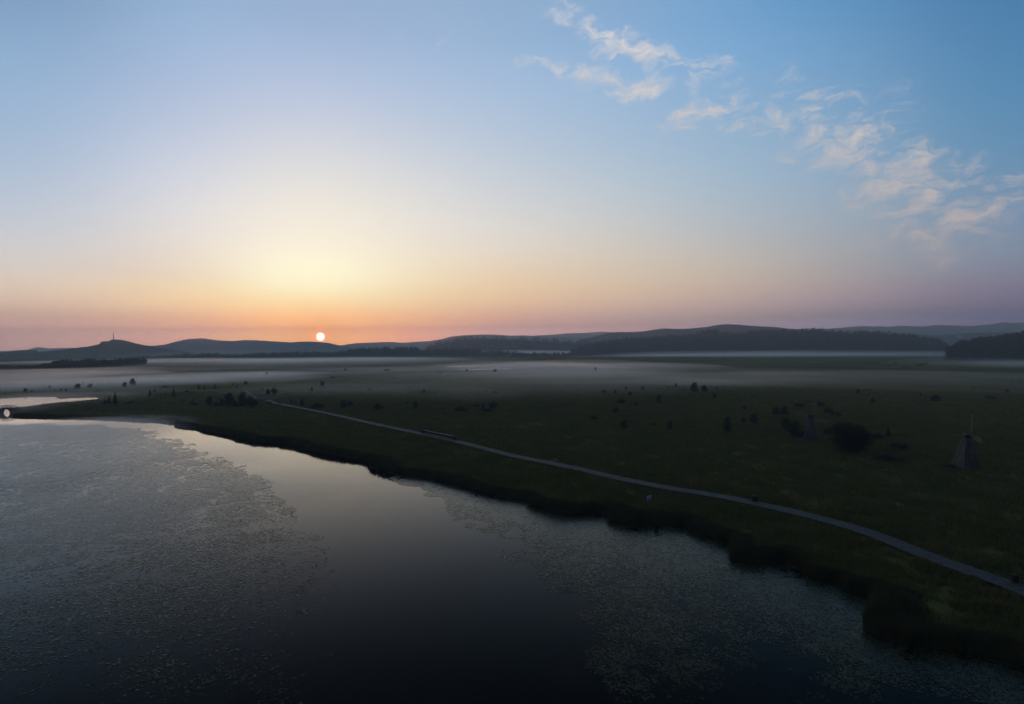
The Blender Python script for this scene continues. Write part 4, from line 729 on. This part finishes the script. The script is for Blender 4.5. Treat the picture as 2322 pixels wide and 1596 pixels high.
for sy in (-1, 1):
    mb = MB(); ra = 2.35
    for x0, x1 in zip(xs[:-1], xs[1:]):
        za, zb = prof(x0) - 0.15, prof(x1) - 0.15
        lo0 = math.sqrt(max(0, ra * ra - x0 * x0)) * 0.86 if abs(x0) < ra else -0.6; lo1 = math.sqrt(max(0, ra * ra - x1 * x1)) * 0.86 if abs(x1) < ra else -0.6
        y0 = sy * (Wb / 2 - 0.1); y1 = sy * (Wb / 2 - 0.35)
        mb.hexa([(x0,min(y0,y1),lo0),(x1,min(y0,y1),lo1),(x1,max(y0,y1),lo1),(x0,max(y0,y1),lo0),(x0,min(y0,y1),za),(x1,min(y0,y1),zb),(x1,max(y0,y1),zb),(x0,max(y0,y1),za)])
    mb.build('arch_wall', M['stone'], br)
    mb = MB()
    for k, x in enumerate(np.linspace(-Lb / 2 + 0.2, Lb / 2 - 0.2, 11)): mb.bar((x, sy * Wb / 2, prof(x) - .1), (x, sy * Wb / 2, prof(x) + 1.12), 0.12)
    rx = np.linspace(-Lb / 2 + 0.2, Lb / 2 - 0.2, 21)
    for x0, x1 in zip(rx[:-1], rx[1:]):
        for dz, w in ((1.1, .13), (.55, .08)): mb.bar((x0, sy * Wb / 2, prof(x0) + dz), (x1, sy * Wb / 2, prof(x1) + dz), w)
    mb.build('railing', M['darkshadewood'], br)

# ------------------------------------------------------------------ deck with pale railings at the junction
pa = gs(1026, 1597, 0.9); pb = gs(1106, 1595, 0.9); dx = pb - pa; Ld = math.hypot(dx[0], dx[1])
dk = empty('viewing_deck', ((pa[0] + pb[0]) / 2, (pa[1] + pb[1]) / 2, 0), math.atan2(dx[1], dx[0])); tag(dk, 'small raised deck with pale railings where the boardwalks meet', 'deck')
mb = MB(); Wd = 5.0
for k in range(int(Ld / 0.3)): x = -Ld / 2 + 0.15 + k * 0.3; mb.box((x, Wd / 2, 1.0), (0.135, Wd / 2, 0.035))
for x in np.linspace(-Ld / 2 + .3, Ld / 2 - .3, 6):
    for y in (0.3, Wd - 0.3): mb.bar((x, y, -0.3), (x, y, 0.96), 0.18)
mb.build('deck_floor', M['wood'], dk)
for y in (0.05, Wd - 0.05):
    mb = MB()
    for x in np.linspace(-Ld / 2 + .1, Ld / 2 - .1, 9): mb.bar((x, y, 1.03), (x, y, 2.1), 0.14)
    for z in (1.45, 1.78, 2.1): mb.bar((-Ld / 2, y, z), (Ld / 2, y, z), 0.10, 0.16)
    mb.build('railing', M['palewood'], dk)
for x in (-Ld / 2 + .1, Ld / 2 - .1):
    mb = MB(); mb.bar((x, 0.2, 1.03), (x, 0.2, 2.5), 0.32); mb.bar((x, 0.2, 2.45), (x, 0.9, 2.2), 0.3); mb.build('end_post', M['palewood'], dk)

# ------------------------------------------------------------------ long bench rail on the boardwalk
def nearest(line, p): return int(np.argmin(np.hypot(line[:, 0] - p[0], line[:, 1] - p[1])))
i0 = nearest(main_line, gs(1678, 1733, WALK_Z)[:2]); i1 = nearest(main_line, gs(1797, 1758, WALK_Z)[:2]); i0, i1 = sorted((i0, i1))
cmid = main_line[(i0 + i1) // 2]; tm = main_tan[(i0 + i1) // 2]
sgn = 1 if (-tm[1] * cmid[0] + tm[0] * cmid[1]) > 0 else -1
rot = math.atan2(tm[1], tm[0]); Lr = float(np.hypot(*(main_line[i1] - main_line[i0])))
bn = empty('bench_rail', (cmid[0] - tm[1] * sgn * 1.35, cmid[1] + tm[0] * sgn * 1.35, WALK_Z), rot); tag(bn, 'long low rail with pale top and dark side along the far edge of the boardwalk', 'railing')
mb = MB(); mb.bar((-Lr / 2, 0, 0.92), (Lr / 2, 0, 0.92), 0.42, 0.08); mb.build('top_rail', M['palewood'], bn)
mb = MB(); mb.bar((-Lr / 2 + .1, 0, 0.55), (Lr / 2 - .1, 0, 0.55), 0.06, 0.5)
for x in np.linspace(-Lr / 2 + .3, Lr / 2 - .3, 9): mb.bar((x, 0, 0.0), (x, 0, 0.87), 0.16)
mb.build('side_panel', M['darkshadewood'], bn)
for s in (-1, 1):
    mb = MB(); mb.hexa([(s * (Lr / 2 + .55) - .5, -.5, 0), (s * (Lr / 2 + .55) + .5, -.5, 0), (s * (Lr / 2 + .55) + .5, .5, 0), (s * (Lr / 2 + .55) - .5, .5, 0), (s * (Lr / 2 + .55) - .4, -.4, 0.95), (s * (Lr / 2 + .55) + .4, -.4, 0.95), (s * (Lr / 2 + .55) + .4, .4, 0.95), (s * (Lr / 2 + .55) - .4, .4, 0.95)])
    mb.build('end_block', M['darkshadewood'], bn)

# ------------------------------------------------------------------ bins on the boardwalk edge
def bin_(px, py, w, label):
    i = nearest(main_line, gs(px, py, WALK_Z)[:2]); c = main_line[i]; t = main_tan[i]; s = 1 if (-t[1] * c[0] + t[0] * c[1]) > 0 else -1
    b_ = empty('litter_bin', (c[0] - t[1] * s * 1.3, c[1] + t[0] * s * 1.3, WALK_Z + 0.01), math.atan2(t[1], t[0])); tag(b_, label, 'bin', 'bins on the boardwalk')
    mb = MB()
    for k in range(12):
        a = k * math.pi / 6; mb.bar((w / 2 * math.cos(a), w / 2 * math.sin(a), 0.02), (w / 2 * 1.05 * math.cos(a), w / 2 * 1.05 * math.sin(a), 0.85), 0.24 * w, 0.04, (math.cos(a), math.sin(a), 0))
    mb.tube((0, 0, 0.0), (0, 0, 0.75), w / 2 * .9, w / 2 * .92, 12); mb.build('body', M['darkshadewood'], b_)
    mb = MB(); mb.tube((0, 0, 0.86), (0, 0, 0.93), w / 2 * 1.12, w / 2 * 0.8, 12); mb.build('lid', M['darkshadewood'], b_)
bin_(3022, 2000, 0.95, 'small dark squat bin on the boardwalk edge above the white sign side')
bin_(4032, 2330, 0.7, 'small dark bin on the boardwalk edge at the right border')

# ------------------------------------------------------------------ signs
g = gs(2597, 2012, 0.4)
sg = empty('sign_board', (g[0], g[1], 0.3), math.radians(38)); tag(sg, 'small pale blue and white board on posts in the grass between boardwalk and lake', 'sign')
mb = MB(); mb.box((0, 0, 0.95), (0.62, 0.03, 0.55)); mb.build('panel', M['whitepaint'], sg)
mb = MB(); mb.box((0.16, -0.034, 0.98), (0.40, 0.004, 0.44)); mt_ = mat('pale_blue', (0.20, 0.32, 0.55), (0.28, 0.42, 0.66), 2, 0.5)[0]; mb.build('picture', mt_, sg)
mb = MB(); mb.box((-0.42, -0.034, 1.06), (0.10, 0.004, 0.13)); mb.box((-0.38, -0.034, 0.82), (0.07, 0.004, 0.06)); mb.build('mark', M['ink'], sg)
for x in (-0.5, 0.5): mb = MB(); mb.bar((x, 0.06, -0.3), (x, 0.06, 1.45), 0.07); mb.build('post', M['metal'], sg)
g = gs(1120, 1623, 0.4)
sg = empty('sign_board', (g[0], g[1], 0.3), math.radians(18)); tag(sg, 'small bright blue board beside the start of the long boardwalk', 'sign')
mb = MB(); mb.hexa([(-.85,-.25,.7),(.85,-.25,.7),(.85,-.21,.7),(-.85,-.21,.7),(-.85,.25,1.35),(.85,.25,1.35),(.85,.29,1.35),(-.85,.29,1.35)]); mb.build('panel', M['bluepaint'], sg)
mb = MB(); mb.box((0.15, -0.28, 0.68), (0.7, 0.03, 0.05)); mb.build('lower_rim', M['whitepaint'], sg)
for x in (-0.6, 0.6): mb = MB(); mb.bar((x, 0.0, -0.3), (x, 0.0, 0.95), 0.08); mb.build('post', M['metal'], sg)

# ------------------------------------------------------------------ mast on the left hill, white house far right
a = math.radians(azel(257.5, 770)[0]); r = 2900; z = top_h(257.5, 771, r); zt = top_h(257.5, 755.5, r)
ms = empty('radio_mast', (math.sin(a) * r, math.cos(a) * r, z)); tag(ms, 'thin lattice mast on top of the left hill', 'mast')
mb = MB(); Hm = zt - z
for k in range(3):
    t = k * 2.094; mb.bar((2.2 * math.cos(t), 2.2 * math.sin(t), 0), (0.7 * math.cos(t), 0.7 * math.sin(t), Hm), 0.55)
for j in range(10):
    for k in range(3):
        t0, t1 = k * 2.094, (k + 1) * 2.094; ra, rb = 2.2 - 1.5 * j / 10, 2.2 - 1.5 * (j + 1) / 10; mb.bar((ra * math.cos(t0), ra * math.sin(t0), Hm * j / 10), (rb * math.cos(t1), rb * math.sin(t1), Hm * (j + 1) / 10), 0.3)
mb.build('lattice', M['metal'], ms); mb = MB(); mb.tube((0, 0, Hm - 4), (0, 0, Hm), 1.6, 1.6); mb.build('antenna_drum', M['metal'], ms)
a = math.radians(azel(2175, 780)[0]); r = 3560; z = top_h(2175, 764.5, r)
hs = empty('white_house', (math.sin(a) * r, math.cos(a) * r, z), -a); tag(hs, 'tiny white house far off on the low ridge at right', 'house')
mb = MB(); mb.box((0, 0, 2.5), (9, 5, 5.0)); mb.build('wall', M['plaster'], hs)
mb = MB(); mb.hexa([(-10,-6,7.6),(10,-6,7.6),(10,6,7.6),(-10,6,7.6),(-10,-.2,11),(10,-.2,11),(10,.2,11),(-10,.2,11)]); mb.build('roof', M['metal'], hs)
for x in (-6, -2, 2, 6): mb = MB(); mb.box((x, -5.05, 4.2), (0.9, 0.05, 1.2)); mb.build('window', M['ink'], hs)

# ------------------------------------------------------------------ the sun itself, far beyond everything
def sphere(name, R_, mt, nu=32, nv=16):
    V = [(0, 0, R_)] + [(R_ * math.sin(math.pi * i / nv) * math.cos(2 * math.pi * j / nu), R_ * math.sin(math.pi * i / nv) * math.sin(2 * math.pi * j / nu), R_ * math.cos(math.pi * i / nv)) for i in range(1, nv) for j in range(nu)] + [(0, 0, -R_)]
    f = [(0, 1 + j, 1 + (j + 1) % nu) for j in range(nu)]
    for i in range(nv - 2):
        for j in range(nu): a = 1 + i * nu; b_ = a + nu; j2 = (j + 1) % nu; f.append((a + j, b_ + j, b_ + j2, a + j2))
    e = len(V) - 1; s = 1 + (nv - 2) * nu; f += [(s + (j + 1) % nu, s + j, e) for j in range(nu)]
    me = bpy.data.meshes.new(name); me.from_pydata(V, [], f); me.materials.append(mt); me.update(); return me
ms_ = bpy.data.materials.new('sun_glow'); ms_.use_nodes = True; t = ms_.node_tree; t.nodes.clear(); e = t.nodes.new('ShaderNodeEmission'); e.inputs[0].default_value = (1.0, 0.80, 0.55, 1); e.inputs[1].default_value = 14; o = t.nodes.new('ShaderNodeOutputMaterial'); t.links.new(e.outputs[0], o.inputs[0])
SD = 30000.0
sn = add_obj('sun', sphere('sun', SD * 8.4 / F, ms_), loc=tuple(Vector((0, 0, CAM_H)) + SUND * SD)); tag(sn, 'small glaring white disc of the rising sun just above the ridge', 'sun')

# ------------------------------------------------------------------ haze and mist
def vol_mat(name, dens, col, g):
    mt = bpy.data.materials.new(name); mt.use_nodes = True; t = mt.node_tree; t.nodes.clear(); v = t.nodes.new('ShaderNodeVolumePrincipled'); o = t.nodes.new('ShaderNodeOutputMaterial')
    v.inputs['Color'].default_value = (*col, 1); v.inputs['Density'].default_value = dens; v.inputs['Anisotropy'].default_value = g; t.links.new(v.outputs[0], o.inputs['Volume']); return mt
HAZE = 0.00023
mb = MB(); mb.hexa([(-8600,-8600,-4),(8600,-8600,-4),(8600,8600,-4),(-8600,8600,-4),(-8600,-8600,305),(8600,-8600,305),(8600,8600,305),(-8600,8600,305)])
hz = mb.build('haze', vol_mat('haze', HAZE, (0.74, 0.87, 1.0), 0.15)); tag(hz, 'thin blue morning haze over the whole valley', 'haze', None, 'stuff')
MIST = [  # reference x, y of the centre on the ground, half width px, half depth m, half height m, density at the core, shells
 (1340,838,300,150,6.0,.014,8),(1230,830,220,120,7.0,.010,7),(1500,832,240,130,5.0,.006,6),(1300,856,340,110,4.5,.008,6),(1060,832,150,80,4.0,.007,4),(1850,807,380,170,13.0,.0075,8),(1620,807,300,150,12.0,.007,7),(2060,806,200,120,10.0,.006,5),
 (500,819,360,150,7.0,.010,6),(800,817,300,140,7.0,.009,5),(250,822,280,120,6.0,.008,4),(640,822,160,110,6.0,.006,3),
 (430,860,260,75,4.2,.026,7),(560,852,160,60,4.2,.022,5),(270,872,240,70,4.5,.018,6),(60,876,200,90,7.0,.020,7),(120,856,240,100,7.0,.014,5),
 (60,912,200,45,4.0,.012,4),(0,935,170,26,3.5,.014,4),(100,1000,300,60,3.6,.024,6),(40,1090,260,44,3.2,.022,6),(200,962,240,26,2.6,.014,5),(330,1120,270,30,2.6,.016,6),(200,1230,300,26,2.4,.014,5),(600,824,520,330,6.0,.0040,4),(1750,797,430,260,26.0,.0014,6),(480,806,430,260,20.0,.0010,5),(1250,797,200,250,24.0,.0014,4),
 (1220,803,230,240,12.0,.0060,5),(2310,830,200,110,9.0,.006,6),(2190,792,240,500,16.0,.0035,4),(950,842,420,150,3.5,.006,5),(1250,868,520,150,3.0,.005,5),(1700,858,560,180,3.0,.004,5),(700,885,380,70,3.0,.006,4),(2050,860,500,150,3.0,.003,4)]
mist_mats = {}
rw = random.Random(44)
for _ in range(26):
    MIST.append((rw.uniform(40, 1700), 838 + 60 * rw.random() ** 1.5, rw.uniform(140, 340), rw.uniform(35, 90), rw.uniform(1.5, 4.0), rw.uniform(.002, .005), 3))
for _ in range(12):
    MIST.append((rw.uniform(-40, 700), rw.uniform(960, 1230), rw.uniform(90, 260), rw.uniform(8, 20), rw.uniform(0.8, 2.4), rw.uniform(.010, .026), 3))
rm = random.Random(12)
mist_sph = {}
def sphere_for(key):
    if key not in mist_sph: mist_sph[key] = sphere('mist', 1.0, mist_mats[key], 24, 12)
    return mist_sph[key]
for (x, y, hw, hd, hh, dn, ns_) in MIST:
    g0 = ground(x, y); R0 = hw / F * g0[1]
    for k in range(ns_):
        f = 1.0 - 0.62 * k / ns_; jx = rm.uniform(-1, 1) * R0 * 0.40; jy = rm.uniform(-1, 1) * hd * 0.45
        key = round(dn / ns_, 5)
        if key not in mist_mats: mist_mats[key] = vol_mat('mist_%d' % len(mist_mats), key, (0.98, 0.97, 0.97), 0.58)
        o = add_obj('mist', sphere_for(key), loc=(g0[0] + jx, g0[1] + jy, 0.3), scale=(R0 * f * rm.uniform(.85, 1.15), hd * f * rm.uniform(.8, 1.2), hh * (0.30 + 0.70 * f) * rm.uniform(.6, 1.45)))
        o.rotation_euler = (0, 0, rm.uniform(-.25, .25))
        tag(o, 'low bank of pale dawn mist lying on the meadow', 'mist', 'banks of ground mist', 'stuff')
